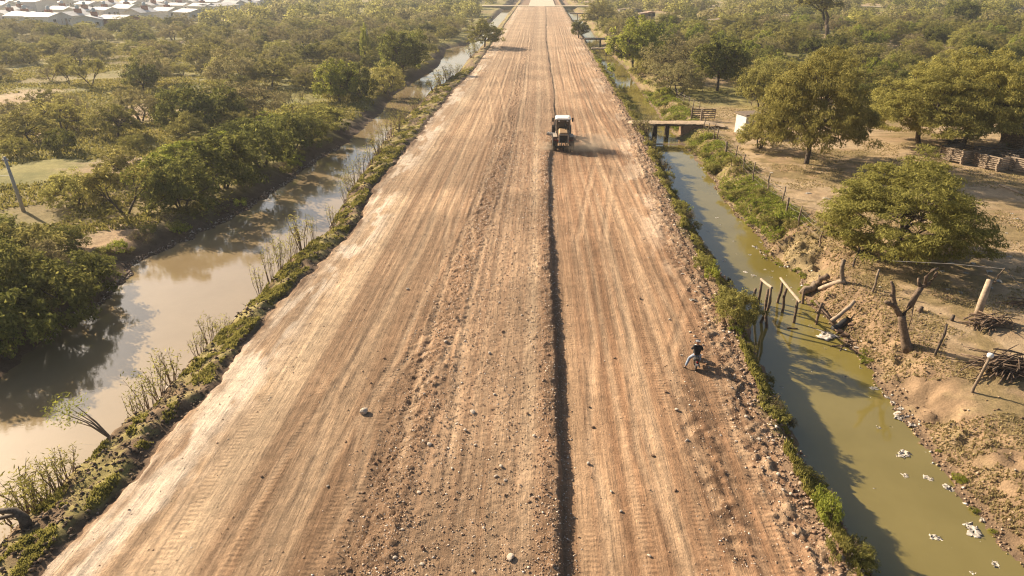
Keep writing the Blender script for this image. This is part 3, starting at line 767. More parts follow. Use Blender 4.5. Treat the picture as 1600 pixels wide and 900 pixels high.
# --- the rest of the scrub, thinned by distance to what is already planted
def in_view(x, y, m=40):
    fwd = -x * math.sin(YAW) + y * math.cos(YAW); lat = x * math.cos(YAW) + y * math.sin(YAW)
    d = fwd * math.cos(PITCH) + CAM_H * math.sin(PITCH)
    return d > 1 and abs(lat) * FOC / d < 800 + m
cell = {}
def add_cell(x, y, r): cell.setdefault((int(x // 8), int(y // 8)), []).append((x, y, r))
for p in placed: add_cell(*p)
def free(x, y, r, f):
    i, j = int(x // 8), int(y // 8)
    for a in range(i - 1, i + 2):
        for b in range(j - 1, j + 2):
            for (px, py, pr) in cell.get((a, b), ()):
                if (px - x) ** 2 + (py - y) ** 2 < (f * (r + pr)) ** 2: return False
    return True
def to_px(x, y, z=0.0):
    s = depth_scale(x, y, z); fwd = -x * math.sin(YAW) + y * math.cos(YAW); lat = x * math.cos(YAW) + y * math.sin(YAW)
    return 800 + lat * s, 450 - (fwd * math.sin(PITCH) - (CAM_H - z) * math.cos(PITCH)) * s
def houses_zone(x, y):
    if y < 190 or x > -50: return False
    px, py = to_px(x, y)
    return px < 415 and -8 < py < np.interp(px, [0, 60, 180, 215, 300, 415], [42, 44, 46, 36, 33, 14])
clear = [(pix(225, 165), 7), (pix(15, 150), 7), (pix(60, 262), 6), (pix(170, 255), 5), (pix(160, 375), 5.5), (pix(30, 330), 4.5), (pix(1140, 155), 7), (pix(1110, 172), 7),
         (pix(1000, 25), 16), (pix(1030, 32), 14), (pix(985, 40), 10), (pix(1100, 22), 12), (pix(1045, 60), 7), (pix(1010, 45), 11), (pix(1060, 36), 13), (pix(965, 45), 8), (pix(1085, 30), 10), (pix(1540, 265), 14), (pix(1480, 232), 9), (pix(1300, 60), 3), (pix(290, 62), 4), (pix(450, 115), 3)]
LAB = {
 'thorn': ('olive domed thorn tree of the open scrub left of the canal', 'olive domed thorn tree in the woodland right of the ditch'),
 'goldthorn': ('yellow-green feathery thorn tree of the open scrub left of the canal', 'yellow-green feathery thorn tree in the woodland right of the ditch'),
 'greythorn': ('grey-olive spreading scrub tree left of the canal', 'grey-olive spreading scrub tree in the woodland right of the ditch'),
 'olivebush': ('low olive bush in the open scrub left of the canal', 'low olive bush in the woodland right of the ditch'),
 'thicket': ('dark green round bush in the open scrub left of the canal', 'dark green round bush in the woodland right of the ditch'),
 'sparse': ('bare grey twiggy tree in the open scrub left of the canal', 'bare grey twiggy tree in the woodland right of the ditch'),
 'broadleaf': ('dark broadleaf tree amid the scrub left of the canal', 'dark broadleaf tree within the woodland right of the ditch'),
 'greenleaf': ('fresh green leafy tree amid the scrub left of the canal', 'fresh green leafy tree within the woodland right of the ditch')}
n_ind = 0
for tries in range(26000):
    side = 0 if R.random() < .5 else 1
    y = 30 + 215 * R.random() ** .85
    x = R.uniform(-.85 * y - 18, -22.5) if side == 0 else R.uniform(18.5, .82 * y + 14)
    if not in_view(x, y, 60): continue
    if side == 0 and x > float(f_FL(y)) - 1.6: continue
    if side == 1:
        if y < 98 and not (x > 40 and y > 88): continue
        if x < float(f_CR(y)) + 2.2: continue
    if houses_zone(x, y): continue
    if any((x - c[0]) ** 2 + (y - c[1]) ** 2 < rr * rr for c, rr in clear): continue
    dens = fbm(np.array([x * .03]), np.array([y * .03]), 2, 140)[0]
    if side == 0 and y < 150 and (dens < .52 or R.random() < .35) and R.random() < .88: continue
    t = R.random()
    if side == 0: kind = 'thorn' if t < .30 else 'goldthorn' if t < .46 else 'greythorn' if t < .64 else 'olivebush' if t < .80 else 'thicket' if t < .86 else 'sparse' if t < .95 else 'broadleaf'
    else: kind = 'thorn' if t < .32 else 'goldthorn' if t < .50 else 'greythorn' if t < .66 else 'olivebush' if t < .74 else 'thicket' if t < .82 else 'sparse' if t < .86 else 'broadleaf' if t < .93 else 'greenleaf'
    r = {'thorn': R.uniform(1.7, 3.7), 'goldthorn': R.uniform(1.6, 3.5), 'greythorn': R.uniform(1.8, 3.9), 'olivebush': R.uniform(1.2, 2.6), 'thicket': R.uniform(1.4, 2.6), 'sparse': R.uniform(1.8, 3.0), 'broadleaf': R.uniform(2.0, 3.0), 'greenleaf': R.uniform(1.8, 2.8)}[kind]
    r *= 1.12
    if y < 70: r *= .72
    if not free(x, y, r, .66): continue
    h = r * R.uniform(.95, 1.25) * (1.0 if side == 0 else 1.15)
    if kind in ('broadleaf', 'greenleaf'): h *= 1.25
    far = y > 105
    plant(kind, x, y, r, h, LAB[kind][side], {0: 'scattered scrub left of the canal', 1: 'woodland right of the ditch'}[side] + ': ' + NAME[kind].replace('_', ' ') + 's', whole=far)
    add_cell(x, y, r); n_ind += 1
    if n_ind > 640: break
print('individual scrub', n_ind)

# --- the far wood, which reads as one mass
def far_mass():
    Vs = []; ms = []
    bases = []
    for s in range(8):
        g = np.random.default_rng(900 + s)
        c = crown_centres(g, 44, 3.4, .2, 3.9, 'dome' if s % 2 else 'ball', .28)
        P = np.repeat(c, 15, 0) + g.normal(0, .45, (44 * 15, 3)); P[:, 2] = np.maximum(P[:, 2], .1)
        bases.append(leaf_quads(P, unit(P - np.array([0, 0, 1.0])), g, .80, .40, .1))
    mats = []; cnt = 0
    for tries in range(9000):
        y = 225 + 760 * R.random() ** 1.25; x = R.uniform(-.82 * y - 30, .80 * y + 30)
        if -27 < x < 20 and y < 404: continue
        if -8.5 < x < 10.5: continue
        if 403 < y < 420: continue
        if houses_zone(x, y): continue
        if any((x - c[0]) ** 2 + (y - c[1]) ** 2 < rr * rr for c, rr in clear): continue
        if not in_view(x, y, 60): continue
        
        r = R.uniform(.75, 1.45)
        if not free(x, y, 3.4 * r, .62): continue
        add_cell(x, y, 3.4 * r)
        b = bases[R.randrange(8)]; a = R.uniform(0, 6.28); ca, sa = math.cos(a), math.sin(a)
        B = np.stack([(b[:, 0] * ca - b[:, 1] * sa) * r + x, (b[:, 0] * sa + b[:, 1] * ca) * r + y, b[:, 2] * r * R.uniform(.8, 1.25) + gz(x, y)], 1)
        Vs.append(B); ms.append(np.full(len(B) // 4, R.choice((0, 0, 1, 2, 2, 3)))); cnt += 1
        if cnt > 1500: break
    V = np.concatenate(Vs)
    me = np_mesh('distant_scrub', V, np.arange(len(V)).reshape(-1, 4), [M_leaf_olive, M_leaf_yellow, M_leaf_grey, M_leaf_dark], midx=np.concatenate(ms))
    tag(obj('distant_scrub', me), 'far-off scrub woodland running to the horizon', 'woodland', kind='stuff')
    print('far mass', cnt)
far_mass()

# --- undergrowth between the trees (low weeds, nobody could count them)
def ground_leaves(name, label, m, n, region, hh, ll, lw, seed, cat, spread=.5, per=14):
    g = np.random.default_rng(seed); X = []; Y = []
    x, y = region(g, n); k = np.ones(len(x), bool)
    P = np.repeat(np.stack([x, y], 1), per, 0); P = P + g.normal(0, spread, P.shape)
    z = ground_z(P[:, 0], P[:, 1]); keep = z > WL + .08
    P, z = P[keep], z[keep]
    Q = np.stack([P[:, 0], P[:, 1], z + hh * g.uniform(.05, 1, len(z)) ** 1.4], 1)
    V = leaf_quads(Q, np.tile(np.array([0, 0, 1.0]), (len(Q), 1)), g, ll, lw, 0, .9)
    me = np_mesh(name, V, np.arange(len(V)).reshape(-1, 4), m); tag(obj(name, me), label, cat, kind='stuff')
def reg_left(y0, y1, thr, seed):
    def f(g, n):
        y = y0 + (y1 - y0) * g.random(n) ** .9; x = -24 - g.random(n) * (.78 * y - 6)
        k = (x < f_FL(y) - 1.3) & (fbm(x * .16, y * .16, 3, seed) > thr)
        for c, rr in clear[:6]: k &= ((x - c[0]) ** 2 + (y - c[1]) ** 2) > (rr * .8) ** 2
        return x[k], y[k]
    return f
def reg_right(g, n):
    y = 45 + 190 * g.random(n) ** .9; x = 17 + g.random(n) * (.75 * y)
    k = (x > f_CR(y) + .6) & (fbm(x * .2, y * .2, 3, 150) > .50) & ((y > 104) | (x < f_CR(y) + 3.0))
    for c, rr in clear[6:]: k &= ((x - c[0]) ** 2 + (y - c[1]) ** 2) > (rr * .8) ** 2
    return x[k], y[k]
ground_leaves('undergrowth', 'olive weeds and low growth between the scrub trees left of the canal', M_grass, 8000, reg_left(28, 210, .48, 151), .55, .34, .13, 41, 'undergrowth')
ground_leaves('undergrowth', 'brownish low brush between the scrub trees left of the canal', M_leaf_grey, 1500, reg_left(40, 230, .56, 152), .8, .45, .10, 42, 'undergrowth')
ground_leaves('undergrowth', 'olive weeds on the ditch bank and between the trees on the right', M_grass, 8000, reg_right, .5, .40, .13, 43, 'undergrowth')
# ------------------------------------------------------------------ road machine (motor grader seen from behind)
M_paint = simple_mat('dusty_orange_paint', (0.40, 0.255, 0.13), 0.55, var=0.3, scale=4)
M_cream = simple_mat('dusty_cream_paint', (0.46, 0.38, 0.29), 0.55, var=0.25, scale=4)
M_white = simple_mat('white_paint', (0.74, 0.70, 0.64), 0.5, var=0.12, scale=3)
M_black = simple_mat('black_steel', (0.035, 0.032, 0.030), 0.6, var=0.4)
M_tyre = simple_mat('dusty_tyre', (0.075, 0.060, 0.048), 0.9, var=0.4, scale=8)
M_steel = simple_mat('worn_steel', (0.30, 0.27, 0.24), 0.5, metal=0.4, var=0.4)
M_glass = simple_mat('dark_glass', (0.02, 0.023, 0.025), 0.08, var=0.1, spec=0.6)
M_red = simple_mat('red_lens', (0.35, 0.03, 0.02), 0.3, var=0.1)

def wheel(parent, x, y, r, w, lugs=22):
    mb = MB(); M = TR(x, y, r) @ RY(math.pi / 2)
    mb.lathe([(r * .60, -w * .5), (r * .90, -w * .5), (r * .97, -w * .36), (r * .97, w * .36), (r * .90, w * .5), (r * .60, w * .5)], 26, M)
    for k in range(lugs):
        a = 6.283 * k / lugs
        for sgn in (-1, 1): mb.box((r * .985, 0, sgn * w * .23), (r * .07, r * .12, w * .46), M @ RZ(a + sgn * .07))
    t = mb.build('wheel', M_tyre, parent)
    rb = MB(); rb.lathe([(r * .62, -w * .42), (r * .60, -w * .30), (r * .25, -w * .16), (r * .25, w * .16), (r * .60, w * .30), (r * .62, w * .42)], 18, M)
    rb.build('rim', M_cream, t); return t

gx, gy = pix(880, 237)
grader = thing('road_grader', 'dusty orange motor grader with a white cab roof working along the dirt road', 'grader', (gx, gy, 0.0))
for x in (-.86, .86):
    for y in (.75, 2.05): wheel(grader, x, y, .60, .42)
    wheel(grader, x * 1.0, 7.2, .58, .36)
mb = MB()
for x in (-.80, .80): mb.box((x * .78, 1.4, .62), (.16, 1.7, .34))
mb.box((0, 1.4, .72), (1.2, .3, .25)); mb.box((0, 7.2, .62), (1.7, .22, .22)); mb.build('axle_case', M_black, grader, bevel=.02)
mb = MB(); mb.prism([(-.46, .85), (.46, .85), (.46, 1.72), (.36, 1.86), (-.36, 1.86), (-.46, 1.72)], .02, 2.3); hood = mb.build('engine_hood', M_paint, grader, bevel=.02)
mb = MB(); mb.prism([(-.37, .9), (.37, .9), (.37, 1.55), (-.37, 1.55)], -.03, .03)
for z in np.arange(.95, 1.55, .085): mb.box((0, -.04, z), (.72, .03, .022))
mb.build('radiator_grille', M_black, hood)
mb = MB()
for x in (-.44, .44): mb.box((x, -.02, 1.25), (.10, .08, .88))
mb.box((0, -.02, 1.66), (.80, .09, .11)); mb.build('grille_frame', M_cream, hood, bevel=.01)
mb = MB(); mb.tube([(.22, 1.5, 1.8), (.22, 1.5, 2.25), (.22, 1.42, 2.36)], [.05, .05, .06], 8); mb.build('exhaust_stack', M_black, grader)
# rear ripper
mb = MB(); mb.box((0, -.55, .62), (1.7, .16, .18)); mb.box((-.35, -.28, .72), (.1, .55, .14)); mb.box((.35, -.28, .72), (.1, .55, .14))
for x in (-.7, -.35, 0, .35, .7): mb.tube([(x, -.56, .85), (x, -.58, .4), (x, -.50, .16), (x, -.40, .10)], [.05, .05, .045, .02], 5)
mb.tube([(-.16, -.1, 1.05), (-.22, -.5, .72)], .045, 6); mb.tube([(.16, -.1, 1.05), (.22, -.5, .72)], .045, 6); mb.build('ripper', M_black, grader)
# cab
cab = MB()
for x in (-.68, .68):
    for y in (2.35, 3.75): cab.box((x, y, 1.9), (.09, .09, 1.55))
cab.box((0, 3.05, 1.12), (1.45, 1.5, .24)); cab.box((0, 2.35, 1.42), (1.40, .06, .40)); cab.box((0, 3.75, 1.38), (1.40, .06, .32)); c_o = cab.build('cab', M_cream, grader, bevel=.012)
mb = MB(); mb.prism([(-.78, 2.66), (.78, 2.66), (.76, 2.76), (.60, 2.82), (-.60, 2.82), (-.76, 2.76)], 2.15, 3.95); mb.build('roof', M_white, c_o, bevel=.02)
mb = MB(); mb.box((0, 2.352, 2.14), (1.27, .02, 1.03)); mb.build('rear_window', M_glass, c_o)
mb = MB(); mb.box((0, 3.75, 2.10), (1.27, .02, 1.10)); mb.build('windscreen', M_glass, c_o)
for x in (-.682, .682): mb = MB(); mb.box((x, 3.05, 2.0), (.02, 1.31, 1.3)); mb.build('side_window', M_glass, c_o)
for x in (-.42, .42):
    mb = MB(); mb.box((x, 2.13, 2.56), (.17, .10, .12)); mb.build('work_lamp', M_white, c_o, bevel=.02)
for s in (-1, 1):
    mb = MB(); mb.tube([(s * .70, 3.8, 2.45), (s * .98, 3.85, 2.5)], .02, 5); mb.box((s * 1.0, 3.83, 2.36), (.17, .06, .38)); mb.build('mirror', M_black, c_o, bevel=.015)
mb = MB(); mb.tube([(.55, 2.4, 2.78), (.55, 2.4, 2.92)], [.055, .05], 8); mb.build('beacon', M_paint, c_o)
mb = MB(); mb.tube([(0, 3.7, 1.25), (0, 4.3, 1.55), (0, 5.6, 1.7), (0, 6.6, 1.45), (0, 7.2, .8)], [.19, .18, .16, .16, .2], 8); mb.tube([(0, 7.1, .75), (-.35, 5.6, .75)], .09, 6); mb.tube([(0, 7.1, .75), (.35, 5.6, .75)], .09, 6); mb.build('front_frame', M_paint, grader)
mb = MB(); mb.lathe([(.55, -.05), (.6, -.05), (.6, .05), (.55, .05)], 22, TR(0, 5.5, .72)); mb.build('turntable', M_black, grader)
mb = MB(); pr = [(.14, .06), (.02, .16), (-.03, .32), (.0, .48), (.10, .60), (.13, .58), (.03, .47), (.0, .32), (.05, .17), (.17, .07)]
Mb = TR(-.1, 5.5, 0) @ RZ(math.radians(62))
mb.prism(pr, -1.7, 1.7, Mb); mb.build('blade', M_steel, grader)
for s in (-1, 1):
    mb = MB(); mb.tube([(s * .62, 0.0, 1.15), (s * .95, -.05, 1.15)], .02, 5); mb.box((s * .58, -.02, 1.08), (.10, .06, .14)); mb.build('tail_light', M_red, grader)
for s in (-1, 1):
    mb = MB(); mb.box((s * .80, 1.4, 1.30), (.40, 1.5, .05)); mb.box((s * .66, 2.3, .7), (.22, .25, .05)); mb.build('mudguard', M_cream, grader, bevel=.01)

# dust thrown up by the machine
def dust_mat(name, dens, col):
    m = bpy.data.materials.new(name); m.use_nodes = True; N, L = m.node_tree.nodes, m.node_tree.links
    N.remove(N['Principled BSDF']); P = N.new('ShaderNodeVolumePrincipled'); P.inputs['Color'].default_value = (*col, 1); P.inputs['Anisotropy'].default_value = 0.0
    tc = N.new('ShaderNodeTexCoord'); n = noise_node(N, L, tc.outputs['Object'], 1.1, 3)
    g = N.new('ShaderNodeTexGradient'); g.gradient_type = 'SPHERICAL'; mp = N.new('ShaderNodeMapping'); L.new(tc.outputs['Object'], mp.inputs[0]); mp.inputs['Scale'].default_value = (1, 1, 1)
    L.new(mp.outputs[0], g.inputs[0])
    r = ramp(N, L, n.outputs[0], [(0.35, 0.0), (0.75, 1.0)])
    a = N.new('ShaderNodeMath'); a.operation = 'MULTIPLY'; L.new(g.outputs['Fac'], a.inputs[0]); L.new(r.outputs[0], a.inputs[1])
    b = N.new('ShaderNodeMath'); b.operation = 'MULTIPLY'; b.inputs[1].default_value = dens; L.new(a.outputs[0], b.inputs[0])
    L.new(b.outputs[0], P.inputs['Density']); L.new(P.outputs[0], N['Material Output'].inputs['Volume'])
    return m
def dust(x, y, z, sx, sy, sz, dens, label):
    mb = MB(); mb.lathe([(.05, -.99), (.55, -.83), (.9, -.42), (.99, 0), (.9, .42), (.55, .83), (.05, .99)], 18)
    o = mb.build('dust_cloud', dust_mat('dust', dens, (.78, .62, .45)), smooth=True); o.location = (x, y, z); o.scale = (sx, sy, sz); tag(o, label, 'dust', kind='stuff')
dust(gx + 2.6, gy + .2, .75, 3.2, 2.4, 1.1, 1.9, 'pale dust drifting to the right of the grader')
dust(gx - 1.7, gy + .3, .35, 1.0, 1.6, .55, 1.8, 'dust kicked up on the left of the grader')

# ------------------------------------------------------------------ rider on a motorcycle
M_jacket = simple_mat('black_jacket', (0.022, 0.021, 0.022), 0.8, var=0.3, scale=12)
M_jeans = simple_mat('light_jeans', (0.33, 0.38, 0.46), 0.85, var=0.3, scale=10)
M_skin = simple_mat('skin', (0.36, 0.20, 0.13), 0.6, var=0.1)
M_cap = simple_mat('grey_cap', (0.30, 0.29, 0.29), 0.8, var=0.15, scale=14)
M_shoe = simple_mat('dark_shoe', (0.04, 0.035, 0.03), 0.7)
M_eye = simple_mat('eye', (0.02, 0.015, 0.012), 0.3)
def skin_mesh(name, chains, m, levels=2, root=0):
    """chains: lists of (point, radius); shared points are merged into one skeleton, grown into one surface"""
    V = []; E = []; Rd = []
    for ch in chains:
        prev = None
        for p, r in ch:
            i = next((k for k, q in enumerate(V) if (Vector(q) - Vector(p)).length < 1e-5), None)
            if i is None: i = len(V); V.append(tuple(p)); Rd.append(r)
            if prev is not None and prev != i: E.append((prev, i))
            prev = i
    me = bpy.data.meshes.new(name); me.from_pydata(V, E, []); o = bpy.data.objects.new(name, me); COL.objects.link(o)
    mo = o.modifiers.new('skin', 'SKIN'); mo.use_smooth_shade = True
    sv = me.skin_vertices[0].data
    for k, r in enumerate(Rd): sv[k].radius = (r, r); sv[k].use_root = (k == root)
    su = o.modifiers.new('sub', 'SUBSURF'); su.levels = su.render_levels = levels
    dg = bpy.context.evaluated_depsgraph_get(); res = bpy.data.meshes.new_from_object(o.evaluated_get(dg)); res.materials.clear(); res.materials.append(m)
    bpy.data.objects.remove(o); bpy.data.meshes.remove(me); res.name = name
    return res

bx, by = pix(1087, 582); bz = road_z(bx, by + .6)
BIKE_RZ = math.radians(-8)
bike = thing('motorcycle', 'small dark motorcycle stopped on the right side of the dirt road, seen from behind', 'motorcycle', (bx, by, bz), BIKE_RZ)
def bike_wheel(y):
    mb = MB(); M = TR(0, y, .30) @ RY(math.pi / 2)
    for k in range(28):
        a, b = 6.283 * k / 28, 6.283 * (k + 1) / 28
        mb.tube([(.255 * math.cos(a), .255 * math.sin(a), 0), (.255 * math.cos(b), .255 * math.sin(b), 0)], .048, 7, False, M)
    w = mb.build('wheel', M_tyre, bike, True)
    rb = MB(); rb.lathe([(.205, -.025), (.215, -.03), (.215, .03), (.205, .025)], 24, M); rb.lathe([(.045, -.07), (.045, .07)], 10, M)
    for k in range(10): a = 6.283 * k / 10; rb.tube([(.04 * math.cos(a), .04 * math.sin(a), 0), (.21 * math.cos(a), .21 * math.sin(a), 0)], .006, 4, False, M)
    rb.build('rim', M_steel, w)
bike_wheel(.30); bike_wheel(1.55)
mb = MB()
mb.tube([(0, 1.28, .88), (0, .95, .70), (0, .55, .66), (0, .10, .72)], .028, 6); mb.tube([(0, 1.28, .85), (0, 1.05, .38), (0, .65, .34), (0, .55, .66)], .026, 6)
for s in (-1, 1): mb.tube([(s * .09, .30, .30), (s * .07, .68, .36)], .022, 6); mb.tube([(s * .11, .32, .34), (s * .10, .42, .68)], .026, 6)
mb.build('frame', M_black, bike)
mb = MB()
for s in (-1, 1): mb.tube([(s * .085, 1.30, .92), (s * .085, 1.55, .30)], [.024, .022], 6)
mb.build('front_fork', M_steel, bike)
mb = MB(); mb.prism([(-.13, 0), (.13, 0), (.15, .12), (.08, .22), (-.08, .22), (-.15, .12)], .85, 1.25, TR(0, 0, .70)); mb.build('fuel_tank', M_black, bike, bevel=.03)
mb = MB(); mb.prism([(-.13, .0), (.13, .0), (.14, .06), (.09, .10), (-.09, .10), (-.14, .06)], .08, .87, TR(0, 0, .70)); mb.build('saddle', M_black, bike, bevel=.015)
mb = MB(); mb.box((0, .86, .44), (.26, .34, .26)); mb.lathe([(.09, 0), (.10, .04), (.09, .22)], 12, TR(0, 1.0, .48) @ RX(-.4)); mb.build('engine', M_steel, bike, bevel=.02)
mb = MB(); mb.tube([(.12, 1.05, .45), (.15, .8, .28), (.16, .25, .32), (.17, -.02, .38)], [.025, .03, .045, .04], 8); mb.build('exhaust', M_steel, bike)
for yc, a0, a1 in ((.30, 10, 150), (1.55, 40, 140)):
    mb = MB(); n = 9
    for k in range(n):
        a, b = math.radians(lerp(a0, a1, k / n)), math.radians(lerp(a0, a1, (k + 1) / n))
        for p, q in ((a, b),): mb.tube([(0, yc - .345 * math.cos(p), .30 + .345 * math.sin(p)), (0, yc - .345 * math.cos(q), .30 + .345 * math.sin(q))], .055, 6)
    mb.build('mudguard', M_black, bike)
mb = MB(); mb.tube([(-.36, 1.12, 1.02), (-.20, 1.22, 1.04), (0, 1.27, .96), (.20, 1.22, 1.04), (.36, 1.12, 1.02)], .015, 6); mb.build('handlebar', M_steel, bike)
for s in (-1, 1):
    mb = MB(); mb.tube([(s * .26, 1.19, 1.04), (s * .33, 1.22, 1.22)], .008, 4); mb.lathe([(.035, 0), (.035, .02)], 10, TR(s * .34, 1.22, 1.26) @ RX(math.pi / 2)); mb.build('mirror', M_black, bike)
mb = MB(); mb.lathe([(.03, 0), (.09, .06), (.095, .13)], 12, TR(0, 1.33, .88) @ RX(-math.pi / 2)); mb.build('headlight', M_white, bike)
mb = MB(); mb.box((0, -.03, .66), (.10, .06, .07)); mb.build('tail_light', M_red, bike, bevel=.01)
mb = MB(); mb.box((0, -.08, .52), (.17, .01, .12)); mb.build('number_plate', M_white, bike)

bike.scale = (.80,) * 3
per = thing('person', 'person in black jacket and light jeans astride the motorcycle with one leg out', 'person', (bx, by, bz), BIKE_RZ)
hip = (0, .50, .86); hl = (-.10, .50, .84); hr = (.10, .50, .84); knl = (-.36, .62, .54); anl = (-.56, .30, .13); knr = (.24, .86, .62); anr = (.20, .80, .24)
wst = (0, .47, 1.02); chs = (0, .47, 1.24); nck = (-.01, .50, 1.43); hd0 = (-.02, .52, 1.50); hd1 = (-.03, .54, 1.60); hd2 = (-.03, .53, 1.70)
shl = (-.19, .47, 1.37); ell = (-.29, .62, 1.12); wrl = (-.17, .86, 1.07); shr = (.19, .47, 1.37); elr = (.29, .60, 1.11); wrr = (.10, .88, 1.06)
tol = (-.64, .44, .05); tor = (.22, .98, .20)
chains = [[(hip, .10), (wst, .10), (chs, .15), (nck, .058), (hd0, .066), (hd1, .100), (hd2, .080)],
          [(chs, .15), (shl, .062), (ell, .046), (wrl, .032)], [(chs, .15), (shr, .062), (elr, .046), (wrr, .032)],
          [(hip, .13), (hl, .10), (knl, .068), (anl, .045), (tol, .035)], [(hip, .13), (hr, .10), (knr, .068), (anr, .045), (tor, .035)]]
per.scale = (.80,) * 3
body = obj('body', skin_mesh('body', chains, M_skin), per)
def hand(w, d, s):
    """palm, four unequal bent fingers and a thumb curled round what is held"""
    w = Vector(w); d = Vector(d).normalized(); sd_ = d.cross(Vector((0, 0, 1))).normalized() * s
    ch = [[(w, .026), (w + d * .055, .030), (w + d * .085, .024)]]
    for k, (o_, l) in enumerate(((-.030, .9), (-.010, 1.05), (.011, 1.0), (.031, .8))):
        b = w + d * .085 + sd_ * o_
        ch.append([(w + d * .085, .024), (b, .010), (b + d * .030 * l + Vector((0, 0, -.008)), .009), (b + d * .045 * l + Vector((0, 0, -.030)), .008), (b + d * .036 * l + Vector((0, 0, -.050)), .006)])
    ch.append([(w + d * .055, .030), (w + d * .05 - sd_ * .042, .011), (w + d * .075 - sd_ * .050 + Vector((0, 0, -.018)), .009), (w + d * .095 - sd_ * .040 + Vector((0, 0, -.030)), .007)])
    return skin_mesh('hand', ch, M_skin, 1)
for w, s in ((wrl, 1), (wrr, -1)): obj('hand', hand(w, (s * .7, .6, -.1), s), per)
j = [[((0, .49, .82), .18), ((0, .47, 1.02), .175), (chs, .20), ((-.01, .49, 1.40), .085)], [(chs, .20), (shl, .10), (ell, .064), (tuple(Vector(ell).lerp(Vector(wrl), .93)), .044)], [(chs, .20), (shr, .10), (elr, .064), (tuple(Vector(elr).lerp(Vector(wrr), .93)), .044)]]
obj('jacket', skin_mesh('jacket', j, M_jacket), per)
obj('trousers', skin_mesh('trousers', [[((0, .49, .98), .145), (hip, .155)], [(hip, .155), (hl, .118), (knl, .088), (tuple(Vector(knl).lerp(Vector(anl), .93)), .068)], [(hip, .155), (hr, .118), (knr, .088), (tuple(Vector(knr).lerp(Vector(anr), .93)), .068)]], M_jeans), per)
for a, t in ((anl, tol), (anr, tor)): obj('shoe', skin_mesh('shoe', [[((a[0], a[1] - .03, a[2] - .05), .066), (tuple(Vector(a).lerp(Vector(t), .5) + Vector((0, 0, -.01))), .064), (t, .058)]], M_shoe, 1), per)
obj('cap', skin_mesh('cap', [[((-.03, .51, 1.60), .125), ((-.03, .51, 1.70), .125), ((-.03, .515, 1.76), .075)], [((-.03, .51, 1.60), .125), ((-.04, .63, 1.665), .055)]], M_cap), per)
for s in (-1, 1):
    mb = MB(); mb.lathe([(.004, -.01), (.011, 0), (.004, .01)], 8, TR(-.03 + s * .035, .63, 1.605)); mb.build('eye', M_eye, per)
    mb = MB(); mb.lathe([(.006, -.03), (.02, -.01), (.022, .015), (.008, .03)], 8, TR(-.03 + s * .093, .54, 1.60)); mb.build('ear', M_skin, per, True)
mb = MB(); mb.tube([(-.03, .625, 1.605), (-.03, .652, 1.575), (-.03, .628, 1.565)], [.008, .016, .010], 6); mb.build('nose', M_skin, per, True)
mb = MB(); mb.tube([(-.055, .617, 1.545), (-.03, .627, 1.543), (-.005, .617, 1.545)], .006, 5); mb.build('mouth', M_red, per)

# ------------------------------------------------------------------ culvert and plank bridges over the right ditch
def bridge(name, label, x0, x1, y0, y1, z, thick, deckm, pier_x, rail=False, dirt=False):
    t = thing(name, label, 'bridge', ((x0 + x1) / 2, (y0 + y1) / 2, z))
    cx, cyy = (x0 + x1) / 2, (y0 + y1) / 2
    mb = MB(); n = 26
    for k in range(n):
        a, b = lerp(x0, x1, k / n), lerp(x0, x1, (k + 1) / n)
        mb.box(((a + b) / 2 - cx, R.uniform(-.08, .08), -thick / 2 + R.uniform(-.02, .02)), (abs(b - a) * .97, y1 - y0 + R.uniform(-.15, .15), thick))
    mb.build('deck', deckm, t)
    mb = MB()
    for yy in (y0 + .3, y1 - .3): mb.tube([(x0 - cx, yy - cyy, -thick - .07), (x1 - cx, yy - cyy, -thick - .07)], .09, 7)
    mb.build('beam', M_post, t)
    for px_ in pier_x:
        for yy in (y0 + .25, y1 - .25):
            mb = MB(); mb.tube([(px_ - cx + R.uniform(-.06, .06), yy - cyy, -3.0 - z), (px_ - cx, yy - cyy, -thick - .05)], [.17, .15], 7); mb.build('pile', M_bark, t)
    return t
bX0 = float(f_RR(81)) + .1
br = bridge('culvert_bridge', 'earth-topped culvert bridge leading from the road to the wooden gate', bX0, 19.0, 80.1, 82.1, .12, .14, M_post, (13.6, 15.0))
# earth spread on its deck
n = 40; ux = np.linspace(bX0 - .8, 21.5, n); uy = np.linspace(80.1, 82.1, 10); A, B = np.meshgrid(ux, uy)
Zd = .16 + .10 * fbm(A * 1.2, B * 1.2, 3, 170) - .10 * np.abs((B - 81.1) / 1.1) ** 3 - .3 * sm(19.6, 21.4, A) - .2 * sm(bX0, bX0 - .8, A)
me = np_mesh('earth_cover', np.stack([A.ravel(), B.ravel(), Zd.ravel()], 1) - np.array([(bX0 + 19.0) / 2, 81.1, .12]), grid_faces(n, 10), M_ground, True)
set_col(me, 'tone', lerp(C(.42, .30, .19), C(.52, .39, .26), fbm(A, B, 3, 171)[..., None]).reshape(-1, 3)); obj('earth_cover', me, br)
mb = MB(); mb.box((2.75, 0, -.95), (2.3, 2.4, 1.5), taper=.9); mb.build('abutment', M_clod, br); mb = MB(); mb.box((-3.2, 0, -1.0), (2.0, 2.4, 1.5), taper=.9); mb.build('abutment', M_clod, br)
b1 = bridge('plank_bridge', 'pale plank footbridge over the right ditch, the lower of two', 12.0, 20.2, 168.5, 170.0, .0, .16, M_paletimber, (15.5, 17.6))
b2 = bridge('plank_bridge', 'dark plank bridge over the right ditch, just beyond the pale one', 11.6, 21.0, 190.0, 192.8, .35, .2, M_post, (15.8,))
b3 = bridge('plank_bridge', 'small far plank bridge where the right ditch meets the cross road', 12.5, 20.0, 318, 320, .2, .25, M_paletimber, (16,))

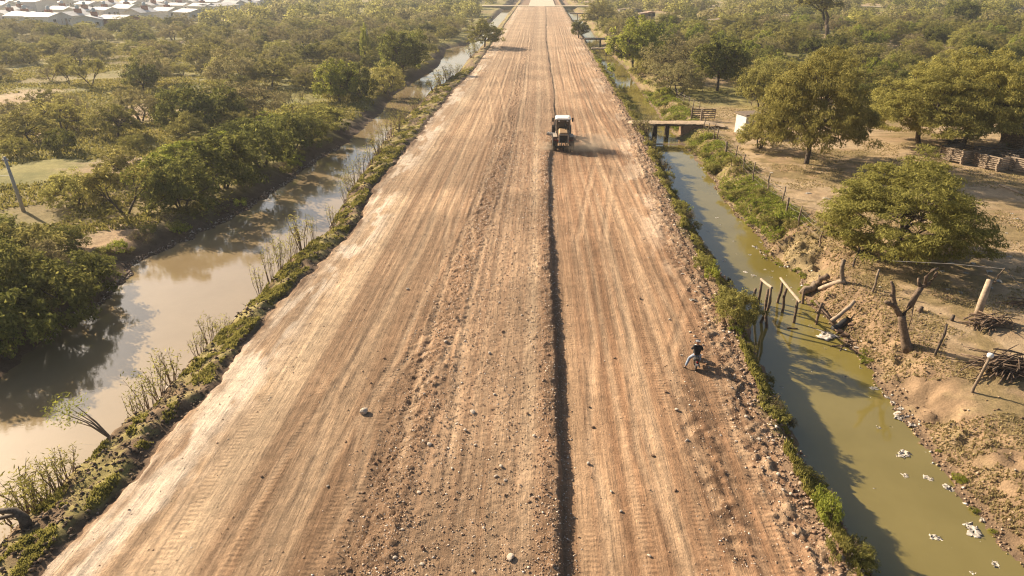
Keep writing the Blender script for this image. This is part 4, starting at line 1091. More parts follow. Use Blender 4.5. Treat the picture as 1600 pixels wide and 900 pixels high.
# broken footbridge: posts and rails left standing in the ditch
def at_px(px, py, z=WL): return pix(px, py, z)
fb0 = at_px(1210, 500); fb = thing('broken_footbridge', 'remains of a footbridge, crooked posts with two loose rails standing in the green ditch', 'footbridge', (fb0[0], fb0[1], WL))
def crooked(p0, p1, r, m, name, parent, seed=0):
    g = random.Random(seed); p0, p1 = Vector(p0), Vector(p1); L_ = (p1 - p0).length
    pts = [p0.lerp(p1, k / 4) + (Vector((g.uniform(-1, 1), g.uniform(-1, 1), 0)) * L_ * .035 if 0 < k < 4 else Vector()) for k in range(5)]
    mb = MB(); mb.tube(pts, [r * 1.1, r, r * .95, r * .95, r * .9], 7); return mb.build(name, m, parent, True)
PO = [(1185, 474, 33), (1191, 505, 52), (1197, 513, 60), (1215, 474, 32), (1223, 487, 36), (1240, 505, 35), (1180, 478, 26), (1253, 474, 22), (1277, 507, 34)]
tops = []
for k, (px, py, h) in enumerate(PO):
    x, y = at_px(px, py); s = depth_scale(x, y, WL); hh = h / s / math.cos(view_drop(x, y, WL))
    tx, ty = x - fb0[0] + R.uniform(-.1, .12), y - fb0[1] + R.uniform(-.05, .15)
    crooked((x - fb0[0], y - fb0[1], -.8), (tx, ty, hh), .085, M_deadwood, 'post', fb, k); tops.append((tx, ty, hh))
for a, b in ((0, 2), (3, 5)):
    A_, B_ = Vector(tops[a]), Vector(tops[b]); d = (B_ - A_).normalized()
    mb = MB(); mb.tube([A_ - d * .35 + Vector((0, 0, .1)), A_.lerp(B_, .5) + Vector((0, 0, .08)), B_ + d * .35 + Vector((0, 0, .1))], .07, 7); mb.build('rail', M_paletimber, fb)

def log(label, px0, px1, r, m, z0=None, z1=None, name='log', cat='log', n=8, lift=.0):
    a = pixg(*px0) if z0 is None else pix(*px0, WL); b = pixg(*px1) if z1 is None else pix(*px1, WL)
    za = surf(*a) + r * .7 + lift if z0 is None else z0; zb = surf(*b) + r * .7 + lift if z1 is None else z1
    A_ = Vector((a[0], a[1], za)); B_ = Vector((b[0], b[1], zb)); c = (A_ + B_) / 2
    o = None; mb = MB(); g = random.Random(int(px0[0])); pts = [A_.lerp(B_, k / 4) - c + Vector((g.uniform(-1, 1), g.uniform(-1, 1), g.uniform(-.5, .5))) * r * .5 for k in range(5)]
    mb.tube(pts, [r * 1.1, r, r * .95, r, r * .85], n); o = mb.build(name, m, None, True); o.location = c; return tag(o, label, cat)
log('long pale log lying along the bank top beside the broken footbridge', (1318, 441), (1278, 454), .15, M_paletimber)
log('grey hollow log resting on the bank at the end of the broken footbridge', (1277, 448), (1255, 462), .22, M_post)
log('short dark log fallen on the slumped bank', (1292, 445), (1272, 452), .16, M_deadwood, lift=.25)
log('slanting pale plank propped on the debris heap at the water edge', (1297, 513), (1331, 487), .11, M_paletimber, lift=.35)
log('dark charred log under the slanting plank', (1303, 520), (1328, 500), .2, M_black)
log('thin dark branch lying against the near end of the debris heap', (1272, 475), (1296, 505), .07, M_deadwood, lift=.2)
log('dark driftwood log lying in the shade at the left edge of the green ditch', (1114, 418), (1121, 432), .12, M_bark, z0=WL, z1=WL + .1)
log('short stick floating in the green ditch below the broken footbridge', (1230, 513), (1246, 514), .05, M_deadwood, z0=WL + .02, z1=WL + .02, name='floating_stick', cat='stick')
# dark stumps and a pale sack on the road-side bank
def stump(px, py, h, r, label, m=M_bark, forked=False):
    x, y = pixg(px, py); z = surf(x, y); t = thing('tree_stump', label, 'stump', (x, y, z))
    mb = MB(); mb.tube([(0, 0, -.2), (0, 0, h * .3), (r * .3, 0, h)], [r * 1.5, r, r * .8], 8); mb.build('stem', m, t, True)
    if forked:
        for s in (-1, 1): mb = MB(); mb.tube([(r * .2, 0, h * .6), (s * r * 1.6, .1, h * 1.15), (s * r * 3, .15, h * 1.35)], [r * .7, r * .5, r * .25], 6); mb.build('branch', m, t, True)
    return t
stump(1160, 452, .45, .14, 'dark forked stump on the road-side bank of the green ditch, the farther of two', M_black, True)
stump(1170, 466, .5, .15, 'dark forked stump on the road-side bank of the green ditch, nearest the broken footbridge', M_black, True)
stump(1138, 441, .35, .13, 'dark broken stump on the road-side bank beside a yellowish shrub', M_black)
x, y = pix(1160, 457, -.8); z = surf(x, y)
mb = MB(); mb.lathe([(.02, -.42), (.13, -.36), (.2, -.1), (.19, .15), (.1, .36), (.03, .42)], 10, RZ(-.9) @ RX(math.pi / 2.3)); o = mb.build('sack', simple_mat('cream_sack', (.66, .54, .38), .9), None, True); o.location = (x, y, z + .2); tag(o, 'cream coloured sack lying between the dark stumps on the bank', 'sack')

# ------------------------------------------------------------------ wire fence along the right ditch
def fence(pts_px, label, r=.06, wires=(.45, .9, 1.2), default_h=1.35, zoff=-.35):
    P_ = []
    for q in pts_px:
        x, y = pixg(q[0], q[1]); P_.append((x, y, surf(x, y), q[2] if len(q) > 2 else default_h, q[3] if len(q) > 3 else r))
    P_.sort(key=lambda p: p[1]); x0, y0, z0 = P_[0][:3]
    t = thing('wire_fence', label, 'fence', (x0, y0, z0))
    for k, (x, y, z, h, rr) in enumerate(P_):
        crooked((x - x0, y - y0, z - z0 - .4), (x - x0 + R.uniform(-.08, .08), y - y0 + R.uniform(-.08, .08), z - z0 + h), rr, M_post, 'fence_post', t, k + 40)
    for w in wires:
        mb = MB()
        for a, b in zip(P_, P_[1:]):
            A_, B_ = Vector((a[0] - x0, a[1] - y0, a[2] - z0 + min(w, a[3] - .1))), Vector((b[0] - x0, b[1] - y0, b[2] - z0 + min(w, b[3] - .1)))
            mb.tube([A_, A_.lerp(B_, .5) - Vector((0, 0, .05)), B_], .010, 3, False)
        mb.build('wire', M_steel, t)
    return t
fence([(1099, 202), (1107, 208, 1.1), (1115, 217, 1.7), (1121, 219), (1134, 240, 1.2, .12), (1148, 252, 1.5), (1160, 268, 1.6), (1177, 286, 1.8), (1197, 303, 1.7), (1223, 318), (1228, 340, 1.5, .09), (1248, 352, 1.4), (1281, 384, 1.6)], 'wire fence with crooked timber posts running along the far bank of the green ditch')
fence([(1083, 172), (1076, 165, 1.2), (1068, 163), (1057, 156, 1.5), (1047, 147), (1041, 140), (1092, 176), (1034, 130)], 'short wire fence beyond the wooden gate')
fence([(975, 30), (985, 33), (994, 34, 1.8), (1006, 36), (1022, 34), (1040, 30), (1060, 28)], 'far paddock fence below the grey block shed', zoff=-.3, wires=(.6, 1.1))
fence([(1187, 150), (1150, 138), (1097, 143, 1.0), (1174, 165)], 'sparse post fence across the sandy clearing by the dark broadleaf tree', wires=(.9,))
def post(px, py, hpx, r, label, m=M_post, lean=(0, 0), cat='post', name='timber_post'):
    x, y = pixg(px, py); z = surf(x, y); s = depth_scale(x, y, z); h = hpx / s / math.cos(view_drop(x, y))
    o = crooked((0, 0, -.3), (lean[0] * h, lean[1] * h, h), r, m, name, None, int(px)); o.location = (x, y, z); return tag(o, label, cat)
post(1317, 441, 34, .13, 'thick grey post at the landward end of the long pale log', lean=(-.12, .1))
post(1362, 457, 36, .07, 'slim pale post left of the dead pruned tree', lean=(.10, .05))
post(1331, 418, 34, .06, 'dark crooked stick post above the slumped bank', M_bark, (.2, .1))
post(1461, 555, 48, .06, 'dark leaning post right of the dead pruned tree', M_bark, (.1, .05))
post(1276, 450, 18, .05, 'short thin post beside the grey hollow log')
p = post(1519, 614, 56, .065, 'crooked post with a white pot on its top, nearest post of the yard', M_post, (.18, .06))
x, y, z = p.location; s = depth_scale(x, y, z); h = 56 / s / math.cos(view_drop(x, y))
mb = MB(); mb.lathe([(.10, 0), (.13, .05), (.12, .17), (.05, .2)], 10); o = mb.build('white_pot', M_white, None, True); o.location = (x + .18 * h, y + .06 * h, z + h - .02); tag(o, 'small white pot upside down on the crooked post', 'pot')
big = thing('timber_pole', 'thick pale pole stump with a curved branch stub standing by the brush pile', 'pole', (*pixg(1527, 492), gz(*pixg(1527, 492))))
mb = MB(); mb.tube([(0, 0, -.4), (.06, .05, .9), (.14, .1, 1.95)], [.19, .18, .15], 9); mb.build('pole', M_paletimber, big, True)
mb = MB(); mb.tube([(.16, .1, 1.75), (.42, .1, 1.8), (.5, .12, 2.15), (.72, .15, 2.6)], [.07, .06, .055, .04], 6); mb.build('branch', M_post, big, True)
mb = MB(); mb.tube([(.72, .15, 2.55), (2.2, -.6, 1.1), (3.6, -1.4, .02)], .018, 4); mb.tube([(.72, .15, 2.55), (-1.2, 1.2, 2.35), (-3.6, 2.6, 1.9)], .018, 4); mb.build('wire', M_steel, big)

# dead pruned tree
x, y = pixg(1412, 541); z = gz(x, y)
dt = thing('dead_tree', 'bare dead tree with two sawn-off limbs leaning over the dry bank', 'dead tree', (x, y, z)); dt.scale = (.78, .78, .72)
mb = MB(); mb.tube([(.35, -.1, -.3), (.12, 0, .15), (-.15, .1, 1.0), (-.42, .2, 1.9), (-.5, .25, 2.2)], [.48, .30, .25, .24, .24], 10)
mb.tube([(.15, -.3, .0), (.1, 0, .4)], [.12, .2], 6); mb.build('trunk', M_deadwood, dt, True)
for pts, rad in (([(-.48, .24, 2.05), (-.9, .4, 2.7), (-1.1, .5, 3.3), (-1.25, .55, 4.1), (-1.45, .6, 4.5)], [.20, .16, .13, .11, .09]),
                 ([(-.95, .4, 2.75), (-1.35, .4, 3.0), (-1.6, .4, 3.1)], [.14, .13, .12]),
                 ([(-1.15, .5, 3.45), (-1.4, .5, 3.6)], [.09, .07]),
                 ([(-.46, .24, 2.1), (-.05, .35, 2.9), (.12, .4, 3.6), (.35, .45, 4.2)], [.22, .19, .18, .16]),
                 ([(.33, .45, 4.15), (.15, .5, 4.5), (.08, .5, 4.8)], [.13, .1, .08]),
                 ([(.35, .45, 4.2), (.75, .45, 4.45), (1.0, .5, 4.95), (1.05, .5, 5.25)], [.15, .12, .10, .08]),
                 ([(.55, .45, 4.3), (.5, .5, 4.9), (.75, .5, 5.4), (1.1, .55, 5.5)], [.11, .10, .08, .07]),
                 ([(.1, .35, 3.1), (.12, .2, 2.2), (.05, .1, 1.2)], [.04, .03, .02])):
    mb = MB(); mb.tube(pts, rad, 8); mb.build('limb', M_deadwood, dt, True)

# brush piles
def brush(px, py, wx, wy, h, n, label):
    x, y = pixg(px, py); g = random.Random(px); mb = MB()
    for k in range(n):
        a = g.gauss(.3, .6); L_ = g.uniform(.5, 1.0) * wx; c = Vector((g.gauss(0, wx * .25), g.gauss(0, wy * .3), abs(g.gauss(0, h * .5)) + .05)); c.z = min(c.z, h)
        d = Vector((math.cos(a), math.sin(a), g.uniform(-.15, .15))) * L_ * .5; k_ = Vector((g.uniform(-1, 1), g.uniform(-1, 1), g.uniform(-.3, 1))) * .12
        q0, q1 = c - d, c + d; q0.z = max(q0.z, .02); q1.z = max(q1.z, .02)
        mb.tube([q0, c + k_, q1], [g.uniform(.02, .045), .028, .012], 5)
    o = mb.build('brush_pile', M_deadwood, None, True); o.location = (x, y, gz(x, y)); tag(o, label, 'brush pile')
brush(1548, 508, 1.7, .8, .45, 70, 'heap of cut branches at the foot of the thick pale pole')
brush(1574, 578, 2.4, 1.0, .6, 130, 'larger heap of dark cut branches behind the post with the white pot')
brush(1590, 478, 1.6, .6, .3, 10, 'few loose branches lying at the right edge beyond the thick pole')
brush(1320, 540, 1.5, .9, .3, 22, 'tangle of pale sticks on the dry bank below the dead tree')
stump(1437, 487, .3, .13, 'small cut stump in the yard right of the dead tree', M_deadwood)
stump(1487, 501, .32, .09, 'thin dark stump in the yard near the thick pale pole', M_bark)

# wooden gate, hung open
x, y = pixg(1080, 187); z = gz(x, y); gt = thing('wooden_gate', 'open grey wooden field gate with a diagonal brace at the end of the culvert bridge', 'gate', (x, y, z)); gt.scale = (.70, .75, .85)
for xx in (.0,):
    mb = MB(); mb.tube([(xx, 0, -.5), (xx, 0, 1.75)], [.16, .14], 8); mb.build('gate_post', M_post, gt)
mb = MB(); mb.tube([(1.35, -1.4, -.5), (1.35, -1.4, 1.65)], [.21, .19], 8); mb.build('gate_post', M_paletimber, gt)
for zz in (.25, .55, .85, 1.15, 1.42):
    mb = MB(); mb.box((2.1, .25, zz), (4.0, .06, .13)); mb.build('gate_rail', M_post, gt)
mb = MB()
for xx in (.15, 2.1, 4.05): mb.box((xx, .19, .83), (.14, .05, 1.35))
mb.tube([(.2, .15, .25), (4.0, .15, 1.4)], .05, 4); mb.build('brace', M_post, gt)
# white shed
x, y = pixg(1168, 208); z = gz(x, y); sh = thing('white_shed', 'small whitewashed shed with a flat brown roof half hidden by the domed tree', 'shed', (x, y, z), .35); sh.scale = (.85, .85, .85)
mb = MB(); mb.box((0, 0, 1.15), (2.6, 2.2, 2.7)); mb.build('wall', M_white, sh, bevel=.03)
mb = MB(); mb.box((0, 0, 2.58), (3.0, 2.6, .14)); mb.build('roof', M_post, sh)
mb = MB(); mb.box((-.3, -1.11, .85), (.85, .04, 1.8)); mb.build('door', M_paletimber, sh)

# log pens: stacked poles laid criss-cross round an open yard
def pen(px, py, wx, wy, h, rz, label):
    x, y = pix(px, py, -.3); z = gz(x, y); t = thing('log_pen', label, 'pen', (x, y, z), rz)
    n = int(h / .17); c = [(-wx / 2, -wy / 2), (wx / 2, -wy / 2), (wx * .62, 0), (wx / 2, wy / 2), (-wx / 2, wy / 2), (-wx * .6, 0)]
    for a in range(6):
        p, q = Vector((*c[a], 0)), Vector((*c[(a + 1) % 6], 0)); d = (q - p).normalized(); mb = MB(); g = random.Random(a + px)
        for k in range(n):
            zz = .1 + k * .17 + (.085 if a % 2 else 0)
            mb.tube([p - d * g.uniform(.1, .3) + Vector((0, 0, zz)), q + d * g.uniform(.1, .3) + Vector((0, 0, zz + g.uniform(-.03, .03)))], [.085, .07], 6)
        mb.build('log_wall', M_paletimber if a in (5, 0, 1) else M_post, t)  # near walls paler, rear walls darker: lit faces and shaded inside put into colour
    mb = MB(); g = random.Random(px)
    for k in range(16): a = g.uniform(0, 3.14); cx, cyy = g.uniform(-.3, .3) * wx, wy * .5 + g.uniform(-.2, .5); mb.tube([(cx - math.cos(a) * .9, cyy - math.sin(a) * .4, h + g.uniform(0, .25)), (cx + math.cos(a) * .9, cyy + math.sin(a) * .4, h + g.uniform(0, .25))], .05, 5)
    mb.build('brush_cover', M_bark, t)
pen(1500, 252, 2.5, 2.4, 1.35, .35, 'leftmost log pen of stacked pale poles under the dark thorn tree')
pen(1552, 263, 2.2, 2.2, 1.35, .4, 'middle log pen of stacked poles in the row of pens')
pen(1600, 266, 2.8, 2.4, 1.2, .35, 'rightmost log pen cut by the right edge of the view')
x, y = pix(1597, 236, -.3); t = thing('log_shed', 'low open-fronted log shed with a brushwood roof at the right edge', 'shed', (x, y, gz(x, y)), .3)
for xx, yy in ((-1.6, -1.2), (1.6, -1.2), (-1.6, 1.2), (1.6, 1.2)): mb = MB(); mb.tube([(xx, yy, -.3), (xx, yy, 1.9)], .1, 7); mb.build('corner_post', M_post, t)
mb = MB(); g = random.Random(4)
for k in range(26): xx = -2 + 4 * k / 25; mb.tube([(xx, -1.7, 1.9 + g.uniform(0, .1)), (xx + g.uniform(-.2, .2), 1.7, 2.1 + g.uniform(0, .12))], .08, 5)
mb.build('roof', M_post, t)
mb = MB()
for k in range(10): mb.tube([(-1.7, 1.25, .1 + k * .17), (1.7, 1.25, .1 + k * .17)], .08, 6); mb.tube([(-1.65, -1.2, .1 + k * .17), (-1.65, 1.2, .1 + k * .17)], .08, 6)
mb.build('log_wall', M_post, t)
log('loose pole leaning against the rightmost log pen', (1572, 268), (1566, 250), .08, M_paletimber, lift=.2)
log('pale plank lying on the sand right of the yard tree', (1562, 290), (1598, 304), .09, M_paletimber)
x, y = pix(1562, 236, -.3); mb = MB(); g = random.Random(9)
for k in range(14): a = g.gauss(.2, .3); c = Vector((g.gauss(0, .4), g.gauss(0, .3), .1 + .05 * k)); d = Vector((math.cos(a), math.sin(a), 0)) * .8; mb.tube([c - d, c + d], .07, 6)
o = mb.build('timber_stack', M_paletimber, None, True); o.location = (x, y, gz(x, y)); tag(o, 'stack of pale split timber beside the log shed', 'timber stack')

# ------------------------------------------------------------------ utility poles
def utility(px, py, hpx, label, lamp=False, dirw=(-1, .2), vine=False, wires=True):
    x, y = pix(px, py, -.4); z = gz(x, y); s = depth_scale(x, y); h = hpx / s / math.cos(view_drop(x, y)); t = thing('utility_pole', label, 'utility pole', (x, y, z))
    lx = -.05 * h if px < 60 else 0
    mb = MB(); mb.tube([(0, 0, -.6), (lx, 0, h)], [.15, .10], 9); mb.build('shaft', simple_mat('concrete', (.42, .38, .33), .9), t, True)
    mb = MB(); mb.tube([(lx * .95 - .25, 0, h * .93), (lx * .95 + .25, 0, h * .93)], .04, 5); mb.build('crossarm', M_post, t)
    for s_ in (-.2, .2): mb = MB(); mb.lathe([(.03, 0), (.05, .05), (.03, .12)], 8, TR(lx * .95 + s_, 0, h * .93 + .03)); mb.build('insulator', M_white, t)
    if wires:
        mb = MB(); mb.tube([(lx * .7, 0, h * .66), (dirw[0] * 6, dirw[1] * 6, h * .56), (dirw[0] * 14, dirw[1] * 14, h * .5)], .02, 4); mb.build('overhead_wire', M_black, t)
    return t
utility(37, 328, 84, 'pale leaning utility pole standing in the scrub at the left edge')
utility(577, 98, 49, 'white utility pole with a leafy vine beside it above the left canal', wires=False)
utility(690, 32, 16, 'small far pole in the scrub before the end of the left canal', wires=False)
utility(753, 9, 16, 'farthest white pole beside the distant road on the left', wires=False)
plant_px('greenleaf', 573, 99, 18, 58, 'narrow vine-covered dead trunk beside the white utility pole')

# ------------------------------------------------------------------ houses
M_roofw = simple_mat('pale_sheet_roof', (.62, .585, .55), .6, var=.14, scale=1.5)
M_wallw = simple_mat('white_render', (.68, .64, .60), .9, var=.12, scale=2)
M_brick = simple_mat('red_brick', (.30, .125, .085), .9, var=.3, scale=5)
M_block = simple_mat('grey_block', (.34, .30, .26), .9, var=.25, scale=4)
M_tank = simple_mat('blue_tank', (.33, .40, .45), .6, var=.15)
def house(x, y, w, d, h, rise, rz, label, group, wallm, roofm=None, tower=True, tankm=None, towm=None, gable='x'):
    z = gz(x, y); t = thing('house', label, 'house', (x, y, z), rz, group)
    mb = MB(); mb.box((0, 0, h / 2 - .3), (w, d, h + .6))
    mb.prism([(-w / 2, h), (w / 2, h), (0, h + rise)], -d / 2 + .02, d / 2 - .02); mb.build('wall', wallm, t)
    mb = MB(); e = .35
    mb.prism([(-w / 2 - e, h - e * rise / (w / 2) + .03), (0, h + rise + .03), (w / 2 + e, h - e * rise / (w / 2) + .03), (w / 2 + e, h - e * rise / (w / 2) + .15), (0, h + rise + .16), (-w / 2 - e, h - e * rise / (w / 2) + .15)], -d / 2 - e, d / 2 + e); rf = mb.build('roof', roofm or M_roofw, t)
    mb = MB(); mb.box((w * .12, -d / 2 - .02, 1.05), (.95, .05, 2.1)); mb.build('door', M_post, t)
    for xx in (-w * .25, w * .34): mb = MB(); mb.box((xx, -d / 2 - .02, 1.6), (1.1, .05, 1.0)); mb.build('window', M_glass, t)
    if tower:
        mb = MB(); mb.box((w * .18, d * .1, h + rise * .6), (1.7, 1.7, 2.9)); tw = mb.build('tower', towm or M_brick, rf)
        mb = MB(); mb.lathe([(.6, 0), (.62, .1), (.62, .95), (.3, 1.15)], 12, TR(w * .18, d * .1, h + rise * .6 + 1.45)); mb.build('water_tank', tankm or M_tank, rf, True)
    return t
HL = 'white house with pale roof and brick tank tower in the upper-left settlement'
HP = [(12, 30), (42, 33), (78, 34), (118, 33), (142, 39), (187, 38), (222, 27), (262, 23), (300, 27), (28, 22), (62, 20), (100, 22), (128, 24), (165, 22), (200, 20), (236, 14), (282, 14), (318, 16), (340, 15), (6, 13), (140, 12), (170, 12), (205, 10), (252, 7), (300, 7), (335, 8), (365, 10), (385, 9), (50, 9), (90, 10), (-25, 25), (-40, 34), (20, 5), (120, 5), (230, 3), (270, 2), (320, 3), (355, 4), (400, 5)]
for k, (px, py) in enumerate(HP):
    x, y = pix(px, py + 3, 0); sp = dict(w=R.uniform(7, 9), d=R.uniform(7.5, 10), h=2.9, rise=R.uniform(.9, 1.4), rz=math.radians(90 if k % 3 else 0) + math.radians(-12) + R.uniform(-.04, .04))
    lab, gp, wm, twr, tm = HL, 'white houses of the settlement', M_wallw, True, M_brick
    if (px, py) == (187, 38): lab, gp, wm, twr = 'red brick house with a low gable at the front of the settlement', None, M_brick, False
    elif (px, py) == (142, 39): lab, gp, sp['rz'], sp['w'], sp['d'] = 'pale gabled house with brown end wall just left of the red brick house', None, math.radians(20), 9, 9
    elif (px, py) == (300, 27): lab, gp, wm, twr, sp['rz'] = 'white gabled house at the right front corner of the settlement', None, M_wallw, False, math.radians(60)
    elif (px, py) == (340, 15): lab, gp, twr, sp['w'], sp['d'] = 'long low hall with a curved pale roof at the right of the settlement', None, False, 10, 18
    elif (px, py) == (62, 20): lab, gp, twr, sp['w'], sp['h'] = 'tall two-storey white block at the back left of the settlement', None, False, 11, 5.5
    house(x, y, label=lab, group=gp, wallm=wm, tower=twr, towm=tm, **sp)
for k, (px, py, hpx) in enumerate(((28, 22, 14), (76, 30, 12), (118, 40, 12), (219, 26, 14), (266, 14, 12), (372, 14, 12), (320, 6, 12))):
    x, y = pix(px, py, 0); z = gz(x, y); h = hpx / depth_scale(x, y) * 1.0; mb = MB(); mb.tube([(0, 0, -.3), (0, 0, h)], [.14, .1], 6); o = mb.build('street_pole', M_post); o.location = (x, y, z); tag(o, 'thin street pole among the houses of the settlement at upper left', 'pole', 'street poles of the settlement')
# buildings at upper right
x, y = pix(983, 24); house(x, y, 9, 4.5, 2.4, .5, math.radians(8), 'low grey block shed beside the paddock at upper right', None, M_block, M_post, False)
x, y = pix(1006, 29); house(x, y, 4.0, 3.5, 2.0, .2, math.radians(8), 'small pinkish brick hut in front of the grey block shed', None, simple_mat('pink_brick', (.50, .33, .25), .9), simple_mat('pink_roof', (.45, .32, .26), .8), False)
x, y = pix(1016, 29); house(x, y, 2.6, 2.6, 2.4, .2, math.radians(8), 'tiny orange brick hut right of the pinkish hut', None, simple_mat('orange_brick', (.55, .33, .20), .9), simple_mat('orange_roof', (.5, .34, .24), .8), False)
x, y = pix(1125, 44); house(x, y, 7.5, 5, 2.4, .5, math.radians(4), 'grey walled house half hidden in the trees right of the paddock', None, M_block, M_post, False)
x, y = pix(962, 26); house(x, y, 4.5, 3, 1.6, .3, math.radians(8), 'low brown lean-to left of the grey block shed', None, simple_mat('brown_brick', (.34, .22, .15), .9), M_post, False)
x, y = pix(1060, 22); house(x, y, 4, 3, 1.7, .2, 0, 'small white hut among trees right of the paddock', None, M_wallw, None, False)
x, y = pix(1580, 20); mb = MB(); mb.box((0, 0, 1.0), (60, 1, 2.2)); o = mb.build('long_wall', M_block); o.location = (x, y + 8, gz(x, y)); tag(o, 'long pale wall showing above the woodland at the far upper right', 'wall')
# ------------------------------------------------------------------ saplings on the left strip
def gen_sapling(seed, H, stems, leaves, spread, m):
    rr = random.Random(seed); g = np.random.default_rng(seed); mb = MB(); T = []
    for s in range(stems):
        a = rr.uniform(0, 6.28); sp = rr.uniform(.1, 1) * spread; h = H * rr.uniform(.6, 1.05); b = Vector((math.cos(a), math.sin(a), 0)) * spread * .3 * rr.random()
        tip = b + Vector((math.cos(a) * sp * .7, math.sin(a) * sp * .7, h)); mid = b.lerp(tip, .5) + Vector((rr.uniform(-1, 1), rr.uniform(-1, 1), 0)) * .08 * H
        mb.tube([b - Vector((0, 0, .25)), b.lerp(mid, .5), mid, tip], [.026, .021, .016, .006], 4, False)
        for k in range(5):
            q = mid.lerp(tip, rr.uniform(-.3, .9)); e = q + Vector((rr.gauss(0, .16), rr.gauss(0, .16), rr.uniform(.15, .4))) * H * .4
            mb.tube([q, e], [.010, .004], 3, False); T += [tuple(q.lerp(e, .6)), tuple(e)]
        T.append(tuple(tip))
    T = np.array(T); P = T[g.integers(0, len(T), leaves)] + g.normal(0, .08 * H, (leaves, 3)); P[:, 2] = np.maximum(P[:, 2], .1)
    V = leaf_quads(P, np.tile(np.array([0, 0, .3]), (leaves, 1)), g, .20, .045, .3, .5)
    return Kind((V, np.arange(len(V)).reshape(-1, 4)), mb, m, M_twig, spread, H)
SAP = [gen_sapling(500 + k, 2.0, 9, 170, .8, M_leaf_yellow) for k in range(3)] + [gen_sapling(510 + k, 2.0, 13, 330, .9, M_leaf_yellow) for k in range(2)]
def sapling(px, py, hpx, w, leafy, label, group=None):
    x, y = pix(px, py, -1.1); z = max(surf(x, y), WL - .1); s = depth_scale(x, y, z); h = hpx / s / math.cos(view_drop(x, y))
    k = SAP[3 + R.randrange(2)] if leafy else SAP[R.randrange(3)]
    o = thing('willow_sapling', label, 'sapling', (x, y, z), R.uniform(0, 6.28), group); o.scale = (w / .8, w / .8, h / 2.0)
    obj('stem', k.trunk, o); obj('leaves', k.crown, o)
sapling(474, 402, 54, .95, True, 'bushy green willow sapling on the grass strip, fullest of the row')
sapling(35, 800, 70, 1.3, True, 'wide leafy willow sapling at the lower left corner of the left canal')
for (px, py, h, w) in ((408, 468, 50, .5), (425, 452, 55, .6), (440, 438, 52, .55), (455, 425, 48, .5), (465, 415, 45, .4), (492, 396, 40, .4), (350, 520, 40, .6), (330, 540, 50, .7), (312, 560, 45, .6), (270, 600, 60, .8), (250, 622, 66, .8), (235, 645, 62, .7), (218, 655, 50, .6), (78, 790, 60, .8), (110, 765, 50, .7), (100, 790, 62, .6), (60, 815, 60, .8), (522, 372, 40, .5), (542, 330, 34, .5)):
    sapling(px, py, h, w, R.random() < .15, 'thin willow sapling with few leaves on the grass strip by the left canal', 'willow saplings along the grass strip')
for (px, py, h, w) in ((548, 310, 50, .9), (556, 298, 52, 1.0), (567, 284, 50, 1.0), (580, 268, 46, 1.0), (592, 252, 46, 1.1), (602, 238, 44, 1.1), (612, 226, 42, 1.1), (622, 214, 36, 1.1), (634, 200, 30, 1.1), (648, 182, 26, 1.1), (660, 166, 22, 1.0)):
    sapling(px, py, h * .7, w * .8, R.random() < .35, 'bushy sapling on the far stretch of the grass strip, short of the canal bend', 'saplings on the far stretch of the strip')
for (px, py, h, w) in ((690, 142, 24, 1.6), (702, 132, 22, 1.5), (678, 152, 20, 1.3), (738, 98, 20, 1.6), (744, 88, 18, 1.4), (715, 122, 16, 1.3)):
    sapling(px, py, h, w, True, 'leafy yellow-green bush on the strip beside the bend of the left canal', 'leafy bushes by the canal bend')
x, y = pix(178, 706, -1.0); z = surf(x, y); t = thing('leaning_sapling', 'sapling leaning low over the water from the grass strip', 'sapling', (x, y, z))
mb = MB(); g = random.Random(3)
for k in range(7):
    e = Vector((-1.2 - g.random() * 1.0, .1 + g.uniform(-.2, .6), .4 + g.random() * .9)); mb.tube([(.2, -.1, -.1), (e * .4 + Vector((0, 0, .15))), e], [.04, .025, .006], 5)
mb.build('stem', M_twig, t)
gg = np.random.default_rng(5); P = np.stack([gg.uniform(-2.3, -1.0, 420), gg.uniform(-.2, .8, 420), gg.uniform(.4, 1.5, 420)], 1); V = leaf_quads(P, np.tile(np.array([-1., 0, .2]), (420, 1)), gg, .18, .05)
obj('leaves', np_mesh('leaves', V, np.arange(len(V)).reshape(-1, 4), M_leaf_green), t)
# arched dead stem at the lower left corner
x, y = pix(48, 850, -.8); z = surf(x, y); t = thing('dead_tree', 'arched dead trunk bending over the water at the lower left corner', 'dead tree', (x, y, z))
mb = MB(); mb.tube([(.1, 0, -.3), (0, .1, .35), (-.25, .15, .62), (-.7, .1, .62), (-1.2, 0, .35), (-1.6, -.1, .1)], [.2, .16, .11, .09, .07, .04], 8); mb.build('trunk', M_bark, t, True)
mb = MB(); mb.tube([(-.1, .1, .5), (-.5, .2, .35), (-1.0, .15, .22), (-1.3, .1, -.1)], [.1, .07, .06, .03], 7); mb.build('limb', M_bark, t, True)

